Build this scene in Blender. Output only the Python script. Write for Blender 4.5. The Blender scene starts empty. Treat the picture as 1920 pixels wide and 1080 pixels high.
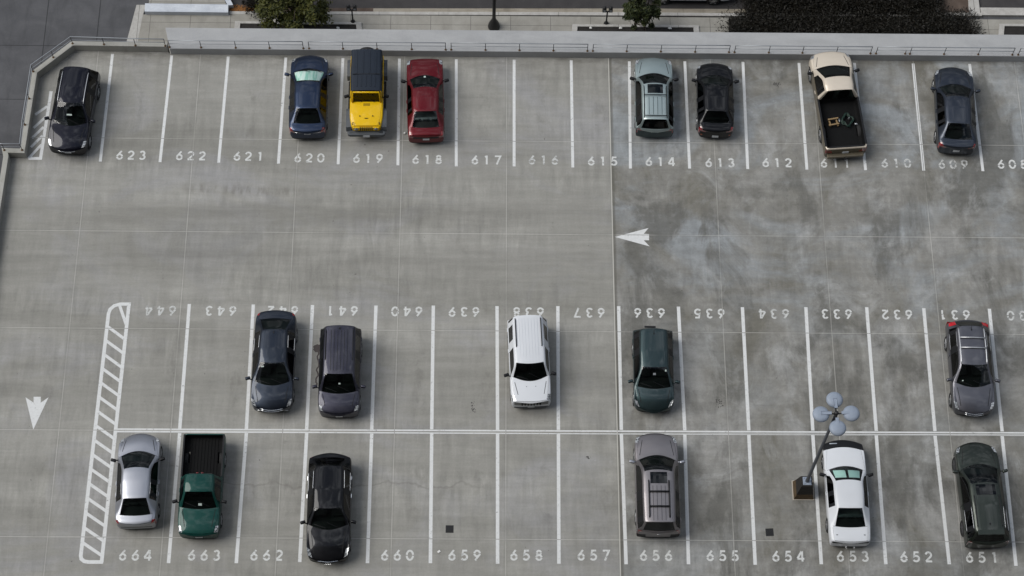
import bpy, bmesh, math, random
from mathutils import Vector, Matrix
from mathutils.bvhtree import BVHTree
R_ = math.radians
random.seed(7)
scn = bpy.context.scene
COL = scn.collection

# ------------------------------------------------------------------ camera
F_PX, PITCH, ROLL, YAW, CAM_H = 3767.37, 1.1267413, 0.0356561, 0.0315258, 82.268
_fw = Vector((math.sin(YAW)*math.cos(PITCH), math.cos(YAW)*math.cos(PITCH), -math.sin(PITCH)))
_ri = Vector((math.cos(YAW), -math.sin(YAW), 0)); _up = _ri.cross(_fw)
C_R = _ri*math.cos(ROLL) + _up*math.sin(ROLL)
C_U = _up*math.cos(ROLL) - _ri*math.sin(ROLL)
cam_d = bpy.data.cameras.new('camera'); cam = bpy.data.objects.new('camera', cam_d); COL.objects.link(cam)
cam_d.sensor_width = 36; cam_d.lens = F_PX/1920*36; cam_d.clip_start = 1; cam_d.clip_end = 5000
cam.matrix_world = Matrix(((C_R.x, C_U.x, -_fw.x, 0), (C_R.y, C_U.y, -_fw.y, 0), (C_R.z, C_U.z, -_fw.z, CAM_H), (0, 0, 0, 1)))
scn.camera = cam

def at(px, py, z=0.0):
    """world point at height z seen at photo pixel (px, py)"""
    d = _fw + C_R*((px-960)/F_PX) - C_U*((py-540)/F_PX)
    return Vector((0, 0, CAM_H)) + d*((z-CAM_H)/d.z)

# ------------------------------------------------------------------ sky, sun, exposure
SUN_EL, SUN_AZ = R_(51), R_(-88)          # azimuth from north (+Y), negative = west
world = bpy.data.worlds.new('World'); scn.world = world; world.use_nodes = True
wn = world.node_tree; wn.nodes.clear()
def _w(t, **k):
    n = wn.nodes.new(t)
    for a, b in k.items(): setattr(n, a, b)
    return n
w_out = _w('ShaderNodeOutputWorld'); w_bg = _w('ShaderNodeBackground')
sky = _w('ShaderNodeTexSky', sky_type='NISHITA', sun_disc=False)
sky.sun_elevation = SUN_EL; sky.sun_rotation = SUN_AZ; sky.altitude = 100; sky.air_density = 1.0; sky.dust_density = 2.0
w_tc = _w('ShaderNodeTexCoord'); w_map = _w('ShaderNodeMapping'); w_map.inputs['Scale'].default_value = (1, 1, 1.6)
w_noise = _w('ShaderNodeTexNoise'); w_noise.inputs['Scale'].default_value = 5.5; w_noise.inputs['Detail'].default_value = 4
w_noise.inputs['Roughness'].default_value = .58; w_noise.inputs['Distortion'].default_value = .5
w_ramp = _w('ShaderNodeValToRGB')
w_ramp.color_ramp.elements[0].position = .36; w_ramp.color_ramp.elements[0].color = (0, 0, 0, 1)
w_ramp.color_ramp.elements[1].position = .66; w_ramp.color_ramp.elements[1].color = (1, 1, 1, 1)
w_mix = _w('ShaderNodeMix', data_type='RGBA'); w_mix.inputs['B'].default_value = (4.2, 4.8, 5.6, 1)   # sunlit cloud, same units as the sky
L = wn.links.new
L(w_tc.outputs['Generated'], w_map.inputs['Vector']); L(w_map.outputs['Vector'], w_noise.inputs['Vector'])
L(w_noise.outputs['Fac'], w_ramp.inputs['Fac']); L(w_ramp.outputs['Color'], w_mix.inputs['Factor'])
w_noise2 = _w('ShaderNodeTexNoise'); w_noise2.inputs['Scale'].default_value = 7.0; w_noise2.inputs['Detail'].default_value = 4.5
w_noise2.inputs['Roughness'].default_value = .52; w_noise2.inputs['Distortion'].default_value = .5
w_ramp2 = _w('ShaderNodeValToRGB')
w_ramp2.color_ramp.elements[0].position = .46; w_ramp2.color_ramp.elements[0].color = (0, 0, 0, 1)
w_ramp2.color_ramp.elements[1].position = .70; w_ramp2.color_ramp.elements[1].color = (1, 1, 1, 1)
w_mix2 = _w('ShaderNodeMix', data_type='RGBA'); w_mix2.inputs['B'].default_value = (20, 21, 22.5, 1)   # bright gaps in the cloud layer
L(w_map.outputs['Vector'], w_noise2.inputs['Vector']); L(w_noise2.outputs['Fac'], w_ramp2.inputs['Fac'])
L(w_ramp2.outputs['Color'], w_mix2.inputs['Factor']); L(w_mix.outputs['Result'], w_mix2.inputs['A'])
L(sky.outputs['Color'], w_mix.inputs['A']); # an overcast sky: dim towards the horizon, brightest overhead
w_sep = _w('ShaderNodeSeparateXYZ'); w_grad = _w('ShaderNodeMapRange', clamp=True)
w_grad.inputs[1].default_value = 0.0; w_grad.inputs[2].default_value = 1.0; w_grad.inputs[3].default_value = .16; w_grad.inputs[4].default_value = 1.25
w_mul = _w('ShaderNodeMix', data_type='RGBA', blend_type='MULTIPLY'); w_mul.inputs['Factor'].default_value = 1.0
w_cmb = _w('ShaderNodeCombineXYZ')
L(w_tc.outputs['Generated'], w_sep.inputs[0]); L(w_sep.outputs['Z'], w_grad.inputs[0])
for i in range(3): L(w_grad.outputs[0], w_cmb.inputs[i])
L(w_mix2.outputs['Result'], w_mul.inputs['A']); L(w_cmb.outputs[0], w_mul.inputs['B']); L(w_mul.outputs['Result'], w_bg.inputs['Color'])
L(w_bg.outputs['Background'], w_out.inputs['Surface'])
w_bg.inputs['Strength'].default_value = 0.055
sun_d = bpy.data.lights.new('sun', 'SUN'); sun_d.energy = 2.0; sun_d.angle = R_(40); sun_d.color = (1, .97, .92)
sun = bpy.data.objects.new('sun', sun_d); COL.objects.link(sun)
_sd = Vector((math.sin(SUN_AZ)*math.cos(SUN_EL), math.cos(SUN_AZ)*math.cos(SUN_EL), math.sin(SUN_EL)))
sun.rotation_euler = _sd.to_track_quat('Z', 'Y').to_euler(); sun.location = _sd*100
scn.view_settings.view_transform = 'Standard'; scn.view_settings.look = 'None'
scn.view_settings.exposure = 0.48; scn.view_settings.gamma = 1.0

# ------------------------------------------------------------------ materials
class NT:
    def __init__(s, name):
        s.m = bpy.data.materials.new(name); s.m.use_nodes = True; s.t = s.m.node_tree; s.t.nodes.clear()
        s.out = s.n('ShaderNodeOutputMaterial')
    def n(s, t, **k):
        o = s.t.nodes.new(t)
        for a, b in k.items(): setattr(o, a, b)
        return o
    def l(s, a, b): s.t.links.new(a, b)
    def val(s, sock, v):
        if hasattr(v, 'links') or hasattr(v, 'is_output'): s.l(v, sock)
        else: sock.default_value = v
    def math(s, op, a, b=0.0, c=0.0, clamp=False):
        o = s.n('ShaderNodeMath', operation=op, use_clamp=clamp)
        for i, v in enumerate((a, b, c)): s.val(o.inputs[i], v)
        return o.outputs[0]
    def noise(s, vec, scale=(1, 1, 1), sc=1.0, det=4, rough=.55, dist=0.0, loc=(0, 0, 0)):
        mp = s.n('ShaderNodeMapping'); mp.inputs['Scale'].default_value = scale; mp.inputs['Location'].default_value = loc
        s.l(vec, mp.inputs['Vector'])
        o = s.n('ShaderNodeTexNoise'); o.inputs['Scale'].default_value = sc; o.inputs['Detail'].default_value = det
        o.inputs['Roughness'].default_value = rough; o.inputs['Distortion'].default_value = dist
        s.l(mp.outputs[0], o.inputs['Vector']); return o.outputs['Fac']
    def ramp(s, f, lo, hi, a=0.0, b=1.0):
        o = s.n('ShaderNodeMapRange', clamp=True); s.val(o.inputs[0], f)
        o.inputs[1].default_value = lo; o.inputs[2].default_value = hi; o.inputs[3].default_value = a; o.inputs[4].default_value = b
        return o.outputs[0]
    def mix(s, f, a, b, mode='MIX'):
        o = s.n('ShaderNodeMix', data_type='RGBA', blend_type=mode)
        s.val(o.inputs['Factor'], f)
        for k, v in (('A', a), ('B', b)):
            if isinstance(v, tuple): v = (*v[:3], 1)
            s.val(o.inputs[k], v)
        return o.outputs['Result']
    def bsdf(s, col, rough=.6, metal=0.0, spec=.5, coat=0.0, coat_r=.05, bump=None, bstr=.2, bdist=.02):
        o = s.n('ShaderNodeBsdfPrincipled')
        if isinstance(col, tuple): col = (*col[:3], 1)
        s.val(o.inputs['Base Color'], col); s.val(o.inputs['Roughness'], rough); s.val(o.inputs['Metallic'], metal)
        o.inputs['Specular IOR Level'].default_value = spec; s.val(o.inputs['Coat Weight'], coat); o.inputs['Coat Roughness'].default_value = coat_r
        if bump is not None:
            b = s.n('ShaderNodeBump'); b.inputs['Strength'].default_value = bstr; b.inputs['Distance'].default_value = bdist
            s.l(bump, b.inputs['Height']); s.l(b.outputs[0], o.inputs['Normal'])
        return o.outputs[0]
    def done(s, sh): s.l(sh, s.out.inputs['Surface']); return s.m
    def pos(s): return s.n('ShaderNodeNewGeometry').outputs['Position']
    def obj(s): return s.n('ShaderNodeTexCoord').outputs['Object']

def simple(name, col, rough=.6, metal=0.0, var=.12, sc=6.0, spec=.5):
    t = NT(name); f = t.noise(t.pos(), sc=sc, det=5)
    c = t.mix(f, tuple(x*(1-var) for x in col), tuple(min(1, x*(1+var)) for x in col))
    return t.done(t.bsdf(c, rough, metal, spec))

def paint(name, col, metal=.8, rough=.34, coat=.9, dust=.03):
    t = NT(name); p = t.pos()
    f = t.noise(p, sc=2.2, det=5, rough=.65); g = t.noise(p, sc=7.0, det=5, rough=.7, loc=(5, 2, 9))
    d = t.math('MULTIPLY', t.ramp(f, .35, .8), dust)
    c = t.mix(d, col, (.30, .29, .27))
    r = t.math('ADD', t.ramp(f, .3, .8, rough, rough+.1), t.math('MULTIPLY', g, .06))
    m = t.math('SUBTRACT', metal, t.math('MULTIPLY', d, 2.0), clamp=True)
    bump = t.noise(p, sc=1.3, det=2)
    return t.done(t.bsdf(c, r, m, .08, coat, .04, bump, .04, .03))

J = 4.885          # joint spacing of the deck slabs
XJ, YJ = 5.856, 46.75
def deck_material():
    t = NT('deck_concrete'); p = t.pos()
    sx = t.n('ShaderNodeSeparateXYZ'); t.l(p, sx.inputs[0]); x, y = sx.outputs[0], sx.outputs[1]
    right = t.ramp(x, XJ-.02, XJ+.02)
    # pours: every slab of the grid is a little different
    big = t.noise(p, (.05, .42, 1), 1.0, 5, .6, .5)           # wide soft bands running east-west
    ew2 = t.noise(p, (.30, 2.6, 1), 1.0, 6, .62, .3, (4, 9, 0))
    ns = t.noise(p, (2.6, .42, 1), 1.0, 6, .64, .5)          # trowel streaks running north-south
    nsm = t.ramp(t.noise(p, (.10, .36, 1), 1.0, 5, .6, .4, (8, 2, 0)), .42, .62)
    mott = t.noise(p, (1.3, .85, 1), .27, 10, .64, .6)
    mott2 = t.noise(p, (.7, 1.2, 1), .20, 10, .64, 1.0, (13, 5, 0))
    mott3 = t.noise(p, (1.5, .8, 1), .25, 10, .64, .6, (47, 21, 0))
    smear = t.noise(p, (1.2, .9, 1), .40, 10, .70, .8, (31, 12, 0))
    scr = t.noise(p, (.35, 9.0, 1), 1.0, 4, .7, .2, (2, 2, 0))
    fine = t.noise(p, sc=11, det=4, rough=.7)
    left_c = t.mix(t.ramp(big, .34, .66), (.214, .210, .190), (.284, .279, .257))
    left_c = t.mix(t.math('MULTIPLY', t.ramp(mott2, .5, .66), .55), left_c, (.275, .275, .285))
    left_c = t.mix(t.math('MULTIPLY', t.ramp(mott3, .56, .72), .35), left_c, (.185, .178, .160))
    north = t.math('ADD', t.math('MULTIPLY', t.ramp(y, 36.5, 40.5), .65), .35)
    right_c = t.mix(t.ramp(mott, .36, .62), (.138, .132, .112), (.256, .254, .242))
    right_c = t.mix(t.math('MULTIPLY', t.math('MULTIPLY', t.ramp(mott2, .47, .60), .85), north), right_c, (.248, .266, .278))
    right_c = t.mix(t.math('MULTIPLY', t.ramp(mott3, .50, .60), .8), right_c, (.108, .106, .096))
    right_c = t.mix(t.math('MULTIPLY', t.ramp(smear, .54, .67), .52), right_c, (.345, .350, .345))
    c = t.mix(right, left_c, right_c)
    grit = t.noise(p, (1.0, 1.3, 1), 1.5, 9, .76, .3, (3, 41, 0)); grit_l = t.noise(p, (1.0, 2.2, 1), 1.1, 8, .72, .2, (23, 7, 0))
    gk = t.math('ADD', t.math('MULTIPLY', right, t.ramp(grit, .30, .70, -.19, .17)), t.math('ADD', t.ramp(grit_l, .30, .70, -.06, .06), 1.0))
    gc = t.n('ShaderNodeCombineXYZ')
    for i in range(3): t.l(gk, gc.inputs[i])
    c = t.mix(1.0, c, gc.outputs[0], 'MULTIPLY')
    def mul(c, f, lo, hi, a, b):
        k = t.ramp(f, lo, hi, a, b); cc = t.n('ShaderNodeCombineXYZ')
        for i in range(3): t.l(k, cc.inputs[i])
        return t.mix(1.0, c, cc.outputs[0], 'MULTIPLY')
    dots = t.math('MULTIPLY', t.ramp(t.noise(p, sc=3.4, det=8, rough=.75, loc=(9, 9, 0)), .60, .72), t.math('MULTIPLY', right, .5))
    c = t.mix(dots, c, (.105, .103, .096))
    c = mul(c, ew2, .28, .72, .90, 1.09)
    c = mul(c, t.math('ADD', t.math('MULTIPLY', t.math('SUBTRACT', ns, .5), t.math('ADD', t.math('MULTIPLY', nsm, .85), .25)), .5), .30, .70, .78, 1.16)
    c = mul(c, scr, .3, .7, .965, 1.03)
    c = mul(c, fine, .25, .75, .92, 1.08)
    # rubber smears in the left part of the aisle
    band = t.math('MULTIPLY', t.math('MULTIPLY', t.ramp(t.math('ABSOLUTE', t.math('SUBTRACT', t.math('ADD', y, t.math('MULTIPLY', x, .035)), 43.65)), .12, .34, 1, 0),
            t.ramp(t.math('ABSOLUTE', t.math('ADD', x, 11.2)), 2.4, 3.0, 1, 0)), t.ramp(t.noise(p, (3.2, .8, 1), 1.0, 5, .7), .44, .60))
    c = t.mix(t.math('MULTIPLY', band, .55), c, (.14, .13, .115))
    band2 = t.math('MULTIPLY', t.math('MULTIPLY', t.ramp(t.math('ABSOLUTE', t.math('SUBTRACT', y, 38.05)), .15, .42, 1, 0),
            t.ramp(x, -6, -3)), t.math('MULTIPLY', t.ramp(x, 5.6, 5.9, 1, 0), t.ramp(t.noise(p, (1.2, 1.4, 1), 1.0, 5, .7), .46, .62)))
    c = t.mix(t.math('MULTIPLY', band2, .45), c, (.15, .145, .125))
    # tyre lanes along the aisle, drips in the middle of the stalls
    lane = t.math('MAXIMUM', t.ramp(t.math('ABSOLUTE', t.math('SUBTRACT', y, 42.9)), .25, .8, 1, 0), t.ramp(t.math('ABSOLUTE', t.math('SUBTRACT', y, 40.6)), .25, .8, 1, 0))
    c = t.mix(t.math('MULTIPLY', t.math('MULTIPLY', lane, t.ramp(t.noise(p, (.12, .9, 1), 1.0, 5, .65, .3, (6, 6, 0)), .36, .62)), .30), c, (.125, .120, .108))
    ctr = t.ramp(t.math('PINGPONG', t.math('ADD', x, 127.46), 1.37), .75, 1.2)
    rows = t.math('MAXIMUM', t.ramp(t.math('ABSOLUTE', t.math('SUBTRACT', y, 48.6)), 1.0, 2.4, 1, 0), t.math('MAXIMUM', t.ramp(t.math('ABSOLUTE', t.math('SUBTRACT', y, 34.4)), 1.0, 2.4, 1, 0), t.ramp(t.math('ABSOLUTE', t.math('SUBTRACT', y, 29.4)), 1.0, 2.2, 1, 0)))
    drip = t.math('MULTIPLY', t.math('MULTIPLY', ctr, rows), t.ramp(t.noise(p, (1.6, .9, 1), 1.0, 7, .7, .4, (17, 4, 0)), .50, .68))
    c = t.mix(t.math('MULTIPLY', drip, .42), c, (.105, .100, .090))
    # drips and old oil under the parking rows
    oil = t.math('MULTIPLY', t.ramp(t.noise(p, sc=1.7, det=6, rough=.7, loc=(2, 8, 0)), .66, .74), .55)
    c = t.mix(oil, c, (.115, .108, .098))
    spots = t.ramp(t.noise(p, sc=5.2, det=2, rough=.4, loc=(20, 3, 0)), .755, .79)
    c = t.mix(t.math('MULTIPLY', spots, .6), c, (.07, .068, .06))
    # damp grime collecting along the foot of the north wall
    wall = t.math('MULTIPLY', t.ramp(y, 50.3, 51.3), t.ramp(t.noise(p, (.8, 2, 1), 1.0, 6, .7), .40, .66))
    c = t.mix(t.math('MULTIPLY', wall, .7), c, (.11, .105, .09))
    # construction joints
    jx = t.math('PINGPONG', t.math('SUBTRACT', x, XJ - 40*J), J/2)
    jy = t.math('PINGPONG', t.math('SUBTRACT', y, YJ - 40*J), J/2)
    brk = t.ramp(t.noise(p, sc=.45, det=3, loc=(5, 1, 0)), .38, .56, .25, 1)
    jl = t.math('MAXIMUM', t.ramp(jx, .010, .024, 1, 0), t.ramp(jy, .010, .024, 1, 0))
    c = t.mix(t.math('MULTIPLY', t.math('MULTIPLY', jl, brk), .42), c, (.48, .47, .44))
    dk = t.math('MAXIMUM', t.ramp(t.math('ABSOLUTE', t.math('SUBTRACT', jx, .05)), .01, .04, 1, 0), t.ramp(t.math('ABSOLUTE', t.math('SUBTRACT', jy, .05)), .01, .04, 1, 0))
    c = t.mix(t.math('MULTIPLY', dk, .13), c, (.10, .10, .09))
    mj = t.ramp(t.math('ABSOLUTE', t.math('SUBTRACT', x, XJ+.08)), .03, .10, 1, 0)
    c = t.mix(t.math('MULTIPLY', mj, .62), c, (.09, .085, .07))
    ml = t.ramp(t.math('ABSOLUTE', t.math('SUBTRACT', x, XJ)), .012, .03, 1, 0)
    c = t.mix(t.math('MULTIPLY', ml, .8), c, (.46, .45, .41))
    # a pale crack wandering across the lower left stalls
    wob = t.math('MULTIPLY', t.math('SUBTRACT', t.noise(p, sc=.9, det=4), .5), 1.1)
    cr = t.math('MULTIPLY', t.ramp(t.math('ABSOLUTE', t.math('SUBTRACT', t.math('ADD', y, wob), 29.65)), .02, .07, 1, 0), t.math('MULTIPLY', t.ramp(x, -13, -11), t.ramp(x, -1.0, 0.5, 1, 0)))
    c = t.mix(t.math('MULTIPLY', cr, .35), c, (.12, .11, .10))
    rough = t.ramp(mott, .3, .7, .62, .86)
    return t.done(t.bsdf(c, rough, 0, .35, 0, .05, fine, .25, .004))

def concrete(name, a, b, streak=(1, 1, 1), sc=1.2, joints=None, rough=.8, stain=.25):
    t = NT(name); p = t.pos()
    n1 = t.noise(p, streak, sc, 7, .62, .6); n2 = t.noise(p, sc=14, det=4, rough=.7)
    c = t.mix(t.ramp(n1, .3, .7), a, b)
    c = t.mix(t.math('MULTIPLY', t.ramp(n2, .35, .75), .18), c, tuple(x*.6 for x in a))
    c = t.mix(t.math('MULTIPLY', t.ramp(t.noise(p, (2.2, .5, .5), .7, 6, .7, 1, (3, 3, 3)), .5, .72), stain), c, tuple(x*.55 for x in a))
    if joints:
        sx = t.n('ShaderNodeSeparateXYZ'); t.l(p, sx.inputs[0])
        for ax, off, per, wd in joints:
            v = t.math('PINGPONG', t.math('SUBTRACT', sx.outputs[ax], off-40*per), per/2)
            c = t.mix(t.math('MULTIPLY', t.ramp(v, wd*.6, wd*1.5, 1, 0), .75), c, tuple(x*.28 for x in a))
    return t.done(t.bsdf(c, rough, 0, .3, 0, .05, n2, .3, .004))

def marking(name, wear_lo, wear_hi, col=(.66, .67, .67)):
    t = NT(name); p = t.pos()
    n = t.noise(p, sc=7.5, det=6, rough=.72); n2 = t.noise(p, sc=1.1, det=3)
    c = t.mix(t.ramp(n, .3, .75), col, tuple(x*.84 for x in col))
    sh = t.bsdf(c, .75, 0, .3)
    tr = t.n('ShaderNodeBsdfTransparent').outputs[0]
    sx = t.n('ShaderNodeSeparateXYZ'); t.l(p, sx.inputs[0])
    # the slab joints cut through the paint
    jx = t.math('PINGPONG', t.math('SUBTRACT', sx.outputs[0], XJ - 40*J), J/2)
    jy = t.math('PINGPONG', t.math('SUBTRACT', sx.outputs[1], YJ - 40*J), J/2)
    cut = t.math('MAXIMUM', t.ramp(jx, .012, .02, 1, 0), t.ramp(jy, .012, .02, 1, 0))
    w = t.math('MAXIMUM', t.ramp(t.math('ADD', n, t.math('MULTIPLY', n2, .25)), wear_lo, wear_hi), t.math('MULTIPLY', cut, .8))
    o = t.n('ShaderNodeMixShader'); t.l(w, o.inputs[0]); t.l(sh, o.inputs[1]); t.l(tr, o.inputs[2])
    return t.done(o.outputs[0])

def glass_mat(name, tint, gloss=.9):
    t = NT(name)
    tr = t.n('ShaderNodeBsdfTransparent'); tr.inputs[0].default_value = (*tint, 1)
    gl = t.n('ShaderNodeBsdfGlossy'); gl.inputs['Roughness'].default_value = .02; gl.inputs[0].default_value = (gloss, gloss, gloss, 1)
    fr = t.n('ShaderNodeFresnel'); fr.inputs[0].default_value = 1.5
    f = t.math('MULTIPLY', fr.outputs[0], .9, clamp=True)
    o = t.n('ShaderNodeMixShader'); t.l(f, o.inputs[0]); t.l(tr.outputs[0], o.inputs[1]); t.l(gl.outputs[0], o.inputs[2])
    return t.done(o.outputs[0])

def leaf_mat(name, a, b, c3):
    t = NT(name)
    f = t.noise(t.pos(), sc=2.5, det=3); g = t.noise(t.pos(), sc=18, det=2, loc=(4, 4, 4))
    c = t.mix(t.ramp(f, .35, .65), a, b); c = t.mix(t.math('MULTIPLY', t.ramp(g, .5, .7), .6), c, c3)
    return t.done(t.bsdf(c, .6, 0, .3))

M = {}
M['deck'] = deck_material()
M['paint_line'] = marking('line_paint', .73, .88, (.62, .63, .63))
M['paint_num'] = marking('number_paint', .68, .86, (.57, .58, .57))
M['paint_worn'] = marking('worn_paint', .60, .86, (.52, .53, .52))
M['wall'] = concrete('parapet_concrete', (.30, .295, .265), (.36, .355, .33), (1, 1, .5), 1.5)
M['ledge'] = concrete('ledge_concrete', (.295, .30, .305), (.365, .37, .375), (.5, 1.2, .4), 1.1, None, stain=.12)
M['walk'] = concrete('sidewalk_concrete', (.225, .215, .19), (.295, .285, .257), (1, 1, 1), .9, [(0, 1.2, 2.0, .012), (1, 55.04, 1.05, .010)])
M['pave'] = concrete('dark_pavement', (.056, .057, .062), (.095, .096, .102), (.7, 1, 1), .7, [(0, -24.6, 2.6, .022), (1, 50.6, 3.1, .018)], stain=.4)
M['kerb'] = concrete('kerb_concrete', (.31, .30, .28), (.42, .41, .39), (2, 2, 2), 2.0, [(0, .6, 3.0, .012)])
M['gutter'] = concrete('gutter_concrete', (.20, .175, .135), (.30, .275, .23), (.6, 4, 1), 1.5, stain=.5)
M['asphalt'] = concrete('asphalt', (.032, .030, .031), (.050, .047, .047), (1, 1, 1), 1.2)
M['earth'] = concrete('earth', (.060, .042, .032), (.10, .075, .06), (1, 1, 1), 2.0)
M['soil'] = concrete('soil', (.012, .011, .010), (.024, .021, .019), (1, 1, 1), 6.0)
M['white_block'] = concrete('pale_concrete', (.42, .45, .50), (.55, .58, .62), (1, 2, 1), 1.6)
M['galv'] = simple('galvanised_steel', (.34, .36, .38), .45, .7)
M['dark_steel'] = simple('dark_painted_steel', (.045, .048, .052), .5, .3)
M['rust'] = simple('rusted_foot', (.10, .055, .022), .85, 0, .4, 20)
M['black_iron'] = simple('black_iron', (.014, .014, .015), .45, .2)
M['tyre'] = simple('tyre_rubber', (.012, .012, .0125), .85, 0, .3, 12)
M['rim'] = simple('wheel_alloy', (.50, .51, .53), .30, .85)
M['rim_dark'] = simple('dark_wheel_alloy', (.10, .10, .11), .35, .8)
M['trim'] = simple('black_trim', (.008, .0085, .010), .5, 0, .2, 9, .25)
M['chrome'] = simple('chrome', (.80, .81, .82), .12, 1.0, .05)
M['silver'] = simple('satin_silver', (.55, .56, .58), .35, .6, .05)
M['grey_metal'] = simple('grey_grille_plastic', (.16, .165, .17), .45, .3, .1, 6)
M['seat'] = simple('dark_upholstery', (.020, .020, .021), .8, 0, .3, 9)
M['seat_grey'] = simple('grey_upholstery', (.14, .16, .17), .8, 0, .2, 9)
M['seat_tan'] = simple('tan_upholstery', (.20, .15, .10), .8, 0, .2, 9)
M['dash'] = simple('dashboard_plastic', (.012, .0125, .013), .7, 0, .2, 9)
M['arch'] = simple('wheel_arch_liner', (.006, .006, .006), .9)
M['glass'] = glass_mat('car_glass', (.42, .50, .47))
M['glass_clear'] = glass_mat('clear_car_glass', (.86, .93, .90), .8)
M['glass_dark'] = glass_mat('tinted_car_glass', (.10, .115, .115))
M['headlight'] = NT('headlight_lens'); _t = M['headlight']
M['headlight'] = _t.done(_t.bsdf(_t.mix(_t.ramp(_t.noise(_t.pos(), sc=16, det=2), .4, .6), (.07, .075, .08), (.50, .52, .54)), .12, .3, .6, 1.0))
_t = NT('tail_light_lens'); M['taillight'] = _t.done(_t.bsdf(_t.mix(_t.ramp(_t.noise(_t.pos(), sc=14, det=2), .4, .6), (.07, .002, .003), (.26, .008, .010)), .15, 0, .6, 1.0))
_t = NT('orange_lens'); M['tail_bright'] = simple('bright_tail_lens', (.42, .014, .022), .2, 0, .2, 12)
M['amber'] = _t.done(_t.bsdf((.22, .05, .008), .2, 0, .6, 1.0))
M['plate'] = simple('licence_plate', (.50, .52, .54), .4, 0, .15, 40)
M['sticker'] = simple('paper_white', (.40, .47, .44), .7, 0, .05)
_t = NT('sunshade_foil'); M['sunshade'] = _t.done(_t.bsdf(_t.mix(_t.ramp(_t.noise(_t.pos(), (7, .8, .8), 1.0, 3), .42, .58), (.40, .68, .60), (.88, .95, .93)), .45))
M['sunshade_pale'] = simple('sunshade_pale', (.62, .82, .78), .5, .1, .08, 6)
M['grey_plastic'] = simple('grey_plastic', (.055, .062, .070), .6, 0, .15, 5)
M['bed'] = simple('black_bed_liner', (.006, .0062, .0065), .8, 0, .4, 9, .12)
M['lamp_grey'] = simple('lamp_blue_grey', (.24, .28, .345), .62, .1, .14, 5)
M['pole'] = simple('pole_grey', (.085, .092, .105), .45, .3, .1, 3)
M['ochre'] = concrete('worn_ochre_concrete', (.050, .034, .019), (.115, .078, .04), (1, 1, 2), 4.0)
M['ped_black'] = concrete('black_painted_concrete', (.014, .013, .012), (.028, .026, .024), (1, 1, 2), 4.0)
M['pale_edge'] = concrete('pale_grout', (.36, .33, .28), (.46, .43, .38), (1, 1, 1), 5.0)
M['oil'] = simple('oil_stain', (.050, .046, .042), .6, 0, .3, 9)
M['spill'] = simple('brown_spill', (.042, .030, .027), .45, 0, .3, 9)
M['grate'] = simple('cast_iron_grate', (.012, .012, .013), .6, .3, .3, 30)
M['wood'] = simple('pale_wood', (.21, .14, .065), .7, 0, .3, 20)
M['hose'] = simple('green_hose', (.005, .024, .016), .5, 0, .2, 20)
M['leaf'] = leaf_mat('tree_leaf', (.012, .021, .006), (.060, .066, .012), (.15, .125, .018))
M['leaf_b'] = leaf_mat('deep_tree_leaf', (.009, .018, .007), (.034, .046, .012), (.085, .08, .02))
M['shrub'] = leaf_mat('brown_shrub_leaf', (.005, .005, .0032), (.009, .008, .0045), (.020, .012, .006))
M['bark'] = simple('bark', (.045, .036, .028), .9, 0, .3, 12)
M['litter'] = simple('pale_litter', (.62, .62, .60), .8)
M['dry_leaf'] = simple('dry_leaves', (.20, .085, .022), .9, 0, .5, 20)

# ------------------------------------------------------------------ mesh helpers
def obj(name, bm, mats, parent=None, smooth=False):
    me = bpy.data.meshes.new(name)
    if isinstance(bm, bmesh.types.BMesh):
        bm.normal_update(); bm.to_mesh(me); bm.free()
    else:
        me = bm; me.name = name
    for m in (mats if isinstance(mats, (list, tuple)) else [mats]): me.materials.append(m)
    if smooth:
        for p in me.polygons: p.use_smooth = True
    o = bpy.data.objects.new(name, me); COL.objects.link(o)
    if parent: o.parent = parent
    return o
def tag(o, label=None, cat=None, group=None, kind=None):
    if label: o['label'] = label
    if cat: o['category'] = cat
    if group: o['group'] = group
    if kind: o['kind'] = kind
    return o
def empty(name, loc, rz=0.0):
    o = bpy.data.objects.new(name, None); COL.objects.link(o); o.location = loc; o.rotation_euler = (0, 0, rz); o.empty_display_size = .3
    return o
def copy_tree(o, parent=None):
    c = o.copy(); COL.objects.link(c)
    if parent: c.parent = parent
    for ch in o.children: copy_tree(ch, c)
    return c
def bx(bm, c, s, bevel=0.0, mi=0, rot=None, taper=None):
    r = bmesh.ops.create_cube(bm, size=1.0); vs = r['verts']
    for v in vs:
        k = 1.0
        if taper and v.co.z > 0: k = taper
        v.co = Vector((v.co.x*s[0]*k, v.co.y*s[1]*k, v.co.z*s[2]))
        if rot is not None: v.co = rot @ v.co
        v.co += Vector(c)
    fs = list({f for v in vs for f in v.link_faces})
    for f in fs: f.material_index = mi
    if bevel > 0:
        es = list({e for v in vs for e in v.link_edges})
        bmesh.ops.bevel(bm, geom=es, offset=bevel, segments=2, affect='EDGES', profile=.6)
def tube(bm, pts, r, n=8, closed=False, r1=None):
    pts = [Vector(p) for p in pts]; rings = []; N = len(pts)
    for i, p in enumerate(pts):
        a = pts[(i-1) % N] if (closed or i > 0) else p; b = pts[(i+1) % N] if (closed or i < N-1) else p
        d = (b-a).normalized() if (b-a).length > 1e-9 else Vector((0, 0, 1))
        u = d.cross(Vector((0, 0, 1)))
        if u.length < 1e-3: u = Vector((1, 0, 0))
        u.normalize(); v = d.cross(u).normalized()
        rr = r if r1 is None else r + (r1-r)*i/max(1, N-1)
        rings.append([bm.verts.new(p + u*math.cos(2*math.pi*k/n)*rr + v*math.sin(2*math.pi*k/n)*rr) for k in range(n)])
    for i in range(N if closed else N-1):
        A, B = rings[i], rings[(i+1) % N]
        for k in range(n): bm.faces.new((A[k], A[(k+1) % n], B[(k+1) % n], B[k]))
    if not closed:
        bm.faces.new(rings[0][::-1]); bm.faces.new(rings[-1])
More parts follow.
